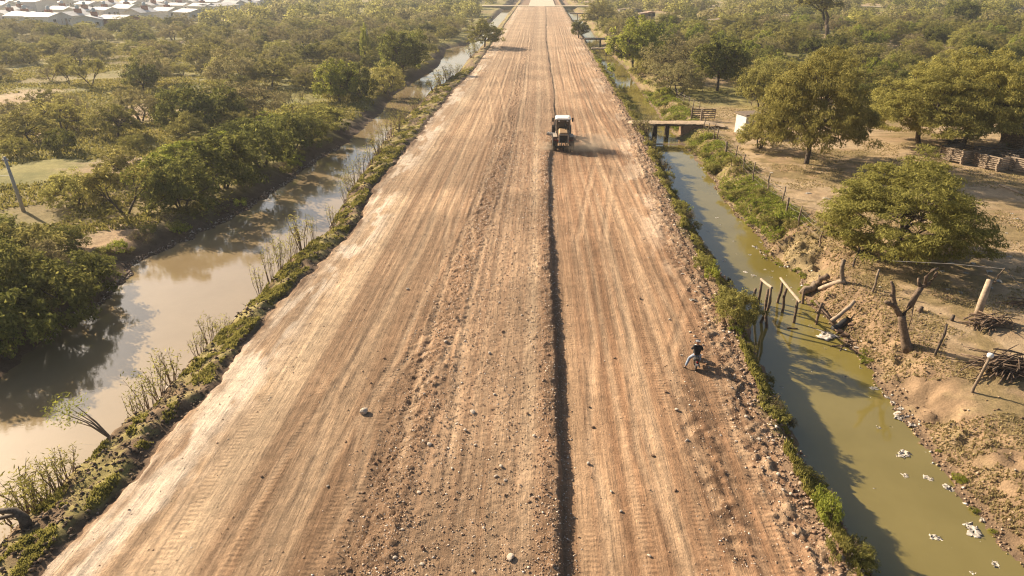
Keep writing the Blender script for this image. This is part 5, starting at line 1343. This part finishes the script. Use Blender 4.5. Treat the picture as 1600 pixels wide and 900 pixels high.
# ------------------------------------------------------------------ shrubs on the right verge and banks
for k in range(150):
    y = 15.5 + 165 * R.random() ** 1.5; a, b = float(f_RR(y)), float(f_CL(y)); u = R.uniform(.25, .80); x = lerp(a, b, u)
    if 26 < y < 30 and R.random() < .5: continue
    r = R.uniform(.35, .75) * (1.25 if y > 48 else .85); kind = 'greenshrub' if R.random() < .15 else 'shrub' if R.random() < .75 else 'dryshrub'
    plant(kind, x, y, r, r * R.uniform(.8, 1.3), 'small shrub on the steep verge between the road and the green ditch' if kind != 'dryshrub' else 'dry twiggy shrub on the steep verge between the road and the green ditch',
          'shrubs on the verge of the green ditch' if kind != 'dryshrub' else 'dry shrubs on the verge of the green ditch', z=surf(x, y) - .08, whole=y > 60)
for (px, py, w, h, kd, lab) in ((1150, 508, 70, 62, 'olivebush', 'large dark bush overhanging the ditch behind the rider'), (1140, 482, 60, 44, 'shrub', 'dense shrub on the verge next to the dark stumps'),
                               (1112, 437, 28, 24, 'greenshrub', 'yellowish green round shrub on the verge by the broken stump'), (1098, 420, 36, 26, 'shrub', 'leafy shrub on the verge just before the yellowish round one'),
                               (1292, 815, 48, 44, 'greenshrub', 'feathery green shrub at the verge edge near the lower right corner'), (1280, 790, 40, 34, 'greenshrub', 'smaller green shrub beside the feathery one near the lower right corner'), (1305, 870, 46, 36, 'shrub', 'olive shrub at the bottom edge on the right verge'),
                               (1200, 600, 30, 24, 'shrub', 'shrub on the verge beside the shadow of the rider'), (1225, 660, 32, 26, 'shrub', 'shrub on the verge halfway to the lower right corner'),
                               (1008, 212, 34, 30, 'dryshrub', 'brown dry bush on the road side of the culvert'), (1018, 206, 26, 28, 'dryshrub', 'brown dry bush hanging in front of the culvert opening'), (998, 202, 26, 18, 'dryshrub', 'brown dry bush at the road edge above the culvert')):
    plant_px(kd, px, py, w, h, lab)
for k in range(75):
    y = R.uniform(47, 112); x = float(f_CR(y)) + abs(R.gauss(.9, .8)) + .25
    if 78 < y < 83.5: continue
    r = R.uniform(.4, .95); plant(R.choice(('greenshrub', 'greenshrub', 'shrub', 'dryshrub')) if False else R.choice(('greenshrub', 'shrub', 'shrub')), x, y, r, r * R.uniform(.7, 1.1), 'green shrub on the far bank of the green ditch below the wire fence', 'shrubs on the far bank of the green ditch', z=surf(x, y) - .06, whole=y > 60)
for k in range(34):
    y = R.uniform(92, 170); x = float(f_CR(y)) + abs(R.gauss(.8, 1.3)) + .9
    r = R.uniform(.5, 1.2); plant(R.choice(('goldthorn', 'greenshrub', 'shrub', 'greenshrub')), x, y, r, r * R.uniform(.7, 1.0), 'yellowish shrub on the ditch bank beyond the culvert', 'shrubs on the ditch bank beyond the culvert', z=surf(x, y) - .06, whole=True)
for k in range(34):
    y = R.uniform(18, 47); x = float(f_CR(y)) + R.uniform(.1, .5); r = R.uniform(.14, .30)
    plant('greenshrub', x, y, r, r * .7, 'small green weed at the water edge of the dry right bank', 'weeds at the water edge of the dry bank', whole=True)
for k in range(40):
    y = R.uniform(34, 75); x = float(f_FL(y)) - R.uniform(.3, 2.6); r = R.uniform(.4, .9)
    plant(R.choice(('shrub', 'greenshrub', 'dryshrub')), x, y, r, r * .9, 'small shrub on the muddy left bank under the thicket', 'shrubs on the muddy left bank')
for (px, py, w) in ((590, 352, 50), (577, 362, 40)):
    pass

def reg_bank(g, n):
    y = 46 + 64 * g.random(n); x = f_CR(y) + .25 + 3.0 * g.random(n) ** 1.3; k = (fbm(x * .5, y * .5, 3, 195) > .44) & ~((y > 78.5) & (y < 83.5)); return x[k], y[k]
ground_leaves('undergrowth', 'yellow-green creepers covering the far bank of the green ditch', M_leaf_green, 3600, reg_bank, .30, .20, .08, 44, 'undergrowth', spread=.28, per=16)
# ------------------------------------------------------------------ grass
def blades(name, label, m, n, region, hh, seed, cat='grass', w=.022):
    g = np.random.default_rng(seed); x, y = region(g, n); z = ground_z(x, y); k = z > WL + .12; x, y, z = x[k], y[k], z[k]; n = len(x)
    a = g.uniform(0, 6.28, n); h = hh * g.uniform(.4, 1.2, n); d = np.stack([np.cos(a), np.sin(a)], 1); ww = w * (1 + y / 35)
    tip = np.stack([x, y, z + h], 1) + np.concatenate([g.normal(0, .35, (n, 2)) * h[:, None], np.zeros((n, 1))], 1)
    B0 = np.stack([x + d[:, 0] * ww, y + d[:, 1] * ww, z - .03], 1); B1 = np.stack([x - d[:, 0] * ww, y - d[:, 1] * ww, z - .03], 1)
    V = np.stack([B0, B1, tip], 1).reshape(-1, 3); me = np_mesh(name, V, np.arange(len(V)).reshape(-1, 3), m); tag(obj(name, me), label, cat, kind='stuff')
def reg_strip(g, n):
    y = 13 + 120 * g.random(n) ** 1.9; u = .12 + .78 * g.random(n); x = f_SL(y) + u * (f_RL(y) - f_SL(y)); k = fbm(x * 1.1, y * .8, 3, 190) > .50
    return x[k], y[k]
blades('grass', 'short yellow-green grass on the strip between the left canal and the road', M_grass, 110000, reg_strip, .10, 61, w=.03)
def reg_verge(g, n):
    y = 14 + 150 * g.random(n) ** 1.8; u = .15 + .8 * g.random(n); x = f_RR(y) + u * (f_CL(y) - f_RR(y)); k = fbm(x * 1.0, y * .7, 3, 191) > .44
    return x[k], y[k]
blades('grass', 'dry grass on the verge between the road and the green ditch', M_grass, 60000, reg_verge, .20, 62, w=.03)
def reg_yard(g, n):
    y = 17 + 85 * g.random(n) ** 1.4; x = f_CR(y) + .4 + (2 + .65 * y) * g.random(n) ** 1.3; k = (fbm(x * .35, y * .35, 4, 192) > np.where(x < f_CR(y) + 4, .46, .53))
    return x[k], y[k]
blades('grass', 'sparse dry grass on the trampled yard on the right', M_straw, 150000, reg_yard, .10, 63, w=.03)
def reg_lf(g, n):
    y = 28 + 150 * g.random(n) ** 1.2; x = f_FL(y) - 1.5 - .8 * y * g.random(n); k = fbm(x * .12, y * .12, 3, 193) > .42
    for c, rr in clear[:6]: k &= ((x - c[0]) ** 2 + (y - c[1]) ** 2) > (rr * .7) ** 2
    return x[k], y[k]
blades('grass', 'tall yellowish grass in the open scrub left of the canal', M_grass, 160000, reg_lf, .26, 64, w=.045)

# ------------------------------------------------------------------ stones and clods
def pebbles(name, label, m, x, y, size, seed, cat, zf, flat=.65):
    g = np.random.default_rng(seed); n = len(x); z = zf(x, y)
    base = np.array([(1, 0, 0), (-.5, .87, 0), (-.5, -.87, 0), (.1, .05, .9), (-.2, 0, -.6)]); F = np.array([(0, 1, 3), (1, 2, 3), (2, 0, 3), (1, 0, 4), (2, 1, 4), (0, 2, 4)])
    a = g.uniform(0, 6.28, n); c, s = np.cos(a), np.sin(a); B = base[None] * g.uniform(.55, 1.35, (n, 5, 1)) * size[:, None, None] * np.array([1, g.uniform(.7, 1), flat])
    V = np.stack([B[..., 0] * c[:, None] - B[..., 1] * s[:, None] + x[:, None], B[..., 0] * s[:, None] + B[..., 1] * c[:, None] + y[:, None], B[..., 2] + z[:, None] + size[:, None] * .15], -1).reshape(-1, 3)
    Fc = (F[None] + 5 * np.arange(n)[:, None, None]).reshape(-1, 3); me = np_mesh(name, V, Fc, m); tag(obj(name, me), label, cat, kind='stuff')
def isl_mat(name, stops):
    m, N, L, P = new_mat(name); geo = N.new('ShaderNodeNewGeometry'); r = ramp(N, L, geo.outputs['Random Per Island'], stops); L.new(r.outputs[0], P.inputs['Base Color']); P.inputs['Roughness'].default_value = .95; P.inputs['Specular IOR Level'].default_value = .15; return m
M_peb = isl_mat('mixed_gravel', [(0, (.20, .125, .08)), (.4, (.34, .22, .14)), (.7, (.47, .34, .23)), (.9, (.62, .50, .39)), (1, (.75, .67, .58))])
g = np.random.default_rng(77); zr = lambda x, y: road_fields(x, y)['z']
def road_pts(n, sel, pw=1.6, y0=13.5, y1=75):
    y = y0 + (y1 - y0) * g.random(n) ** pw; x = f_RL(y) + .2 + (f_RR(y) - f_RL(y) - .1) * g.random(n); D_ = road_fields(x, y); k = g.random(n) < sel(D_, x, y); return x[k], y[k]
x, y = road_pts(120000, lambda D, x, y: np.clip(.012 + D['layer'] * .42 * (D['clods'] > .42) + D['rough'] * .75 + D['crest'] * .7 + .8 * np.exp(-((x - D['wx'] - .25) / .2) ** 2) + D['berm'] * .6 + .3 * D['damp'], 0, 1))
pebbles('gravel', 'gravel and small clods strewn over the dirt road', M_peb, x, y, .016 + .035 * g.random(len(x)) ** 3 + .0005 * y, 78, 'gravel', zr)
x, y = road_pts(7000, lambda D, x, y: np.clip(D['layer'] * .22 * (D['clods'] > .5) + D['rough'] * .5 + D['crest'] * .55 + .5 * np.exp(-((x - D['wx'] - .2) / .16) ** 2) + D['berm'] * .6, 0, 1), 1.5)
pebbles('rubble', 'coarse earth clods along the ragged ridges of the dirt road', isl_mat('earth_clods', [(0, (.15, .09, .058)), (.6, (.27, .165, .105)), (1, (.40, .28, .19))]), x, y, .035 + .085 * g.random(len(x)) ** 3, 79, 'rubble', zr, .7)
n = 5200; y = 14 + 90 * g.random(n) ** 1.5; u = -.12 + .75 * g.random(n); x = f_RR(y) + u * (f_CL(y) - f_RR(y))
pebbles('rubble', 'pale rubble tipped along the right shoulder of the road', isl_mat('pale_rubble', [(0, (.13, .08, .055)), (.6, (.27, .175, .115)), (.88, (.42, .31, .22)), (1, (.66, .56, .47))]), x, y, .035 + .10 * g.random(n) ** 3, 80, 'rubble', lambda x, y: np.maximum(ground_z(x, y), road_fields(x, y)['z'] - .0))
n = 2600; y = 14 + 70 * g.random(n) ** 1.5; x = f_SL(y) + .05 + .35 * g.random(n)
pebbles('rubble', 'stones and scum along the water edge of the grass strip', isl_mat('shore_stone', [(0, (.12, .085, .06)), (.5, (.36, .28, .21)), (1, (.66, .58, .50))]), x, y, .05 + .11 * g.random(n) ** 2, 81, 'rubble', lambda x, y: np.maximum(ground_z(x, y), WL))
n = 6000; y = 13 + 90 * g.random(n) ** 1.6; u = .08 + .9 * g.random(n); x = f_SL(y) + u * (f_RL(y) - f_SL(y)); k = (fbm(x * 1.1, y * .8, 3, 190) < .52) | (u > .85); x, y = x[k], y[k]
pebbles('rubble', 'dark mud clods breaking up the grass strip beside the road', isl_mat('mud_clod', [(0, (.06, .042, .03)), (.7, (.17, .115, .075)), (1, (.34, .25, .17))]), x, y, .03 + .11 * g.random(len(x)) ** 2, 88, 'rubble', ground_z)
n = 2600; y = 30 + 45 * g.random(n); x = f_FL(y) - .45 * g.random(n)
pebbles('rubble', 'stones along the muddy water edge of the left bank', isl_mat('mud_stone', [(0, (.10, .07, .05)), (.7, (.24, .16, .11)), (1, (.52, .43, .35))]), x, y, .05 + .10 * g.random(n) ** 2, 82, 'rubble', lambda x, y: np.maximum(ground_z(x, y), WL))
n = 2800; y = 16 + 48 * g.random(n); x = f_CR(y) + np.abs(g.normal(0, .5, n)) + 4 * (g.random(n) < .25) * g.random(n)
pebbles('rubble', 'earth crumbs and litter along the dry right bank', isl_mat('bank_crumb', [(0, (.13, .085, .055)), (.6, (.28, .18, .11)), (.92, (.40, .29, .19)), (1, (.72, .66, .58))]), x, y, .03 + .10 * g.random(n) ** 2.4, 83, 'rubble', lambda x, y: np.maximum(ground_z(x, y), WL))

# big single stones on the road
def rock(seed, m):
    bm = bmesh.new(); bmesh.ops.create_icosphere(bm, subdivisions=2, radius=1); rr = random.Random(seed); s = [Vector((rr.gauss(0, 1), rr.gauss(0, 1), rr.gauss(0, 1))).normalized() for _ in range(7)]
    for v in bm.verts:
        d = v.co.normalized(); k = min(1.0, min((.62 + .2 * (i % 3)) / max(d.dot(q), .05) for i, q in enumerate(s))); v.co = d * k * (1 + rr.uniform(-.05, .05)); v.co.z *= .7
    me = bpy.data.meshes.new('rock'); bm.to_mesh(me); bm.free(); me.materials.append(m); return me
ROCK = [rock(k, M_stone) for k in range(4)]; CLOD = [rock(10 + k, M_clod) for k in range(3)]
def stone(px, py, wpx, label, group, src=ROCK, z=None, zp=0):
    x, y = pix(px, py, zp); s = depth_scale(x, y); o = obj('stone', R.choice(src)); o.location = (x, y, (surf(x, y) if z is None else z) + wpx / s * .15); r = wpx / s * .42
    o.scale = (r, r * R.uniform(.6, .9), r * R.uniform(.6, .9)); o.rotation_euler = (R.uniform(-.2, .2), R.uniform(-.2, .2), R.uniform(0, 6.28)); tag(o, label, 'stone', group)
stone(569, 645, 20, 'largest pale stone lying alone on the left lanes of the road', None)
stone(798, 880, 18, 'pale pitted stone at the bottom edge in the middle of the road', None)
stone(739, 653, 13, 'pale flat stone in the middle of the road left of the dark ridge', None)
stone(637, 452, 8, 'small white stone on the left lanes far from the others', None)
for (px, py, w) in ((697, 543, 8), (727, 541, 7), (765, 560, 8), (773, 625, 8), (727, 682, 8), (743, 705, 8), (714, 670, 8), (783, 740, 10), (775, 756, 9), (707, 742, 7), (826, 795, 9), (824, 655, 8), (834, 690, 8), (790, 762, 9), (655, 780, 10), (672, 705, 14), (662, 700, 9), (606, 735, 10), (630, 838, 9), (618, 880, 12), (660, 890, 10), (740, 900, 9), (756, 836, 8), (1000, 466, 7), (920, 635, 7), (927, 668, 9), (919, 725, 8), (970, 800, 7), (955, 770, 8), (1055, 767, 9), (1020, 712, 9), (1014, 870, 10), (1040, 612, 8), (1057, 640, 8), (1074, 687, 8), (1046, 500, 6), (960, 560, 6), (780, 480, 6), (800, 420, 5), (815, 500, 6), (600, 560, 7), (580, 600, 6), (408, 745, 8), (512, 760, 7), (540, 690, 7), (830, 360, 4), (765, 340, 4)):
    stone(px, py, w, 'fist to head sized pale stone lying loose on the dirt road', 'loose stones on the road', ROCK if R.random() < .7 else CLOD)
for (px, py, w) in ((1078, 520, 8), (1085, 527, 9), (1090, 534, 8), (1098, 540, 8), (1066, 556, 6), (1100, 567, 7), (1143, 610, 11), (1165, 655, 12), (1150, 690, 9), (1200, 720, 12), (1215, 745, 14), (1235, 775, 12), (1172, 640, 9), (1185, 690, 13), (1222, 770, 12), (1240, 838, 13), (1262, 860, 15), (1190, 735, 10), (1150, 560, 8), (1148, 588, 9), (1130, 520, 10), (1108, 505, 9), (1100, 470, 9), (1093, 450, 8), (1105, 430, 8), (1172, 600, 9), (1208, 690, 11)):
    stone(px, py, w * .7, 'pale rubble block on the right shoulder of the road', 'rubble blocks on the right shoulder')
# slumped lumps of the pitted bank
for (px, py, w) in ((1316, 396, 11), (1332, 400, 12), (1352, 412, 12), (1245, 425, 12), (1208, 412, 8), (1195, 408, 7), (1225, 418, 9), (1238, 424, 9)):
    stone(px, py, w, 'rounded earth lump fallen from the slumped bank above the broken footbridge', 'fallen earth lumps on the slumped bank', CLOD, zp=-.6)
# debris heap
for (px, py, w) in ((1312, 512, 16), (1322, 518, 15), (1330, 510, 14), (1308, 522, 12), (1318, 500, 12), (1300, 512, 12), (1326, 526, 13)):
    stone(px, py, w, 'dark lump of the debris heap below the slanting plank', 'lumps of the debris heap', [CLOD[0]], zp=-1.2)

# ------------------------------------------------------------------ plastic litter
def litter_mesh(seed):
    g = np.random.default_rng(seed); n = 9; u, v = np.meshgrid(np.linspace(-1, 1, n), np.linspace(-.7, .7, n))
    x = u + .22 * g.normal(0, 1, u.shape) * .5; y = v + .15 * g.normal(0, 1, u.shape); z = .12 + .26 * np.abs(fbm(u * 2 + seed, v * 2, 3, seed) - .4) * 2 * np.clip(1.1 - u * u - v * v, 0, 1) + .03 * g.random(u.shape)
    V = np.stack([x.ravel(), y.ravel(), z.ravel()], 1); F = grid_faces(n, n); k = g.random(len(F)) > .16; bm = bmesh.new()
    me = np_mesh('litter', V, F[k], M_plastic); bm.from_mesh(me); bmesh.ops.solidify(bm, geom=bm.faces[:], thickness=.03); bm.to_mesh(me); bm.free(); return me
LIT = [litter_mesh(k) for k in range(6)]
def litter(px, py, wpx, label, group=None, zp=WL, onwater=True):
    x, y = pix(px, py, zp); s = depth_scale(x, y, zp); o = obj('plastic_litter', R.choice(LIT)); r = wpx / s * .40; z = WL - .02 if onwater else surf(x, y)
    if onwater: z = max(z, gz(x, y))
    o.location = (x, y, z); o.scale = (r, r, r * .9); o.rotation_euler = (0, 0, R.uniform(0, 6.28)); tag(o, label, 'litter', group, kind='thing')
litter(1403, 652, 20, 'big crumpled white bag at the water edge of the dry bank, largest there')
litter(1424, 664, 16, 'white bag stranded at the water edge right of the largest one')
litter(1373, 668, 12, 'white bag floating just off the largest stranded bag')
litter(1412, 710, 26, 'long pale bag with dark flecks floating in mid ditch')
litter(1450, 747, 18, 'flat grey sheet floating in the green ditch')
litter(1415, 743, 14, 'folded pale bag floating left of the flat grey sheet')
litter(1482, 762, 20, 'white bag caught at the water edge right of the flat grey sheet')
litter(1462, 840, 20, 'bulging pale bag floating in the ditch near the lower right corner')
litter(1520, 830, 34, 'spread mat of pale litter drifting by the dry bank at lower right')
litter(1556, 882, 18, 'cream bag floating in the lower right corner of the ditch')
litter(1366, 880, 14, 'white bag in the shade at the lower end of the road-side bank')
litter(1520, 895, 14, 'pale bag cut by the bottom edge of the view')
litter(1292, 526, 34, 'spread pale sheet of scum below the debris heap')
litter(1366, 607, 16, 'pale bag at the foot of the dry bank below the dead tree')
litter(1098, 262, 9, 'white foam block at the far water edge of the green ditch')
for (px, py, w) in ((1364, 763, 10), (1447, 706, 8), (1297, 697, 6), (1450, 866, 9), (1487, 857, 9), (1453, 822, 9), (1395, 630, 12), (1408, 640, 10), (1318, 720, 6), (1340, 850, 8), (1282, 728, 6), (1317, 798, 7), (1334, 845, 8), (1268, 580, 8), (1252, 635, 7), (1270, 660, 5), (1430, 792, 5), (1424, 802, 4), (1435, 830, 4), (1488, 783, 6), (1508, 815, 10), (1535, 812, 10), (1530, 845, 8), (1310, 750, 5), (1362, 792, 6), (1222, 605, 9), (1238, 618, 6), (1215, 533, 6), (1131, 408, 8), (1172, 398, 8), (1180, 386, 9), (1165, 425, 10), (1195, 421, 8), (1202, 425, 6), (1065, 236, 6), (1102, 268, 6), (1320, 546, 10), (1338, 545, 8), (1345, 575, 8), (1290, 545, 8), (1388, 622, 8), (1450, 740, 6), (1262, 690, 6)):
    litter(px, py, w, 'small scrap of pale litter floating in the green ditch', 'litter floating in the green ditch')
for k in range(46):
    y = R.uniform(16.5, 52); x = float(f_CR(y)) - abs(R.gauss(0, .9)) - .05 if k % 3 else R.uniform(float(f_CL(y)) + .6, float(f_CR(y)) - .3); q = to_px(x, y, WL)
    litter(q[0], q[1], R.uniform(4, 9), 'small scrap of pale litter floating in the green ditch', 'litter floating in the green ditch')
for (px, py, w) in ((1525, 400, 14), (1485, 415, 12), (1545, 428, 12), (1508, 430, 10), (1560, 442, 14), (1580, 336, 7), (1587, 345, 9), (1572, 367, 6), (1205, 270, 8), (1186, 289, 8), (1263, 303, 10), (1188, 309, 7), (1350, 402, 8), (1253, 340, 7), (1275, 345, 8), (1480, 455, 8), (1440, 520, 5), (1545, 452, 12), (1500, 460, 10), (1290, 310, 9), (1205, 288, 7), (1552, 398, 9), (1520, 415, 10), (1575, 405, 9), (1470, 428, 9)):
    litter(px, py, w, 'scrap of pale litter lying on the trampled yard', 'litter on the yard', -.3, False)
for (px, py, w) in ((1080, 470, 8), (1095, 485, 8), (1102, 500, 9), (1087, 458, 7), (1068, 428, 7), (1062, 410, 6)):
    litter(px, py, w, 'scrap of white litter on the right shoulder of the road', 'litter on the right shoulder', 0, False)
for (px, py, w) in ((398, 492, 9), (392, 497, 8), (402, 486, 7), (420, 470, 6), (430, 455, 5), (172, 715, 8), (200, 690, 7), (75, 812, 8), (10, 870, 9), (508, 382, 9)):
    litter(px, py, w, 'scrap of white litter caught at the water edge of the grass strip', 'litter at the edge of the grass strip', -1.4, True)

# ------------------------------------------------------------------ haze
def haze():
    mb = MB(); x0, x1, y0, y1, z0, z1 = -2700, 2700, -60, 3300, -6.0, 30.0
    mb.box(((x0 + x1) / 2, (y0 + y1) / 2, (z0 + z1) / 2), (x1 - x0, y1 - y0, z1 - z0))
    m = bpy.data.materials.new('haze'); m.use_nodes = True; N, L = m.node_tree.nodes, m.node_tree.links; N.remove(N['Principled BSDF'])
    P = N.new('ShaderNodeVolumePrincipled'); P.inputs['Color'].default_value = (.90, .93, .97, 1); P.inputs['Density'].default_value = HAZE; P.inputs['Anisotropy'].default_value = 0.35
    L.new(P.outputs[0], N['Material Output'].inputs['Volume']); tag(mb.build('haze', m), 'thin warm dusty haze in the air over the whole place', 'haze', kind='stuff')
HAZE = 0.00028
haze()
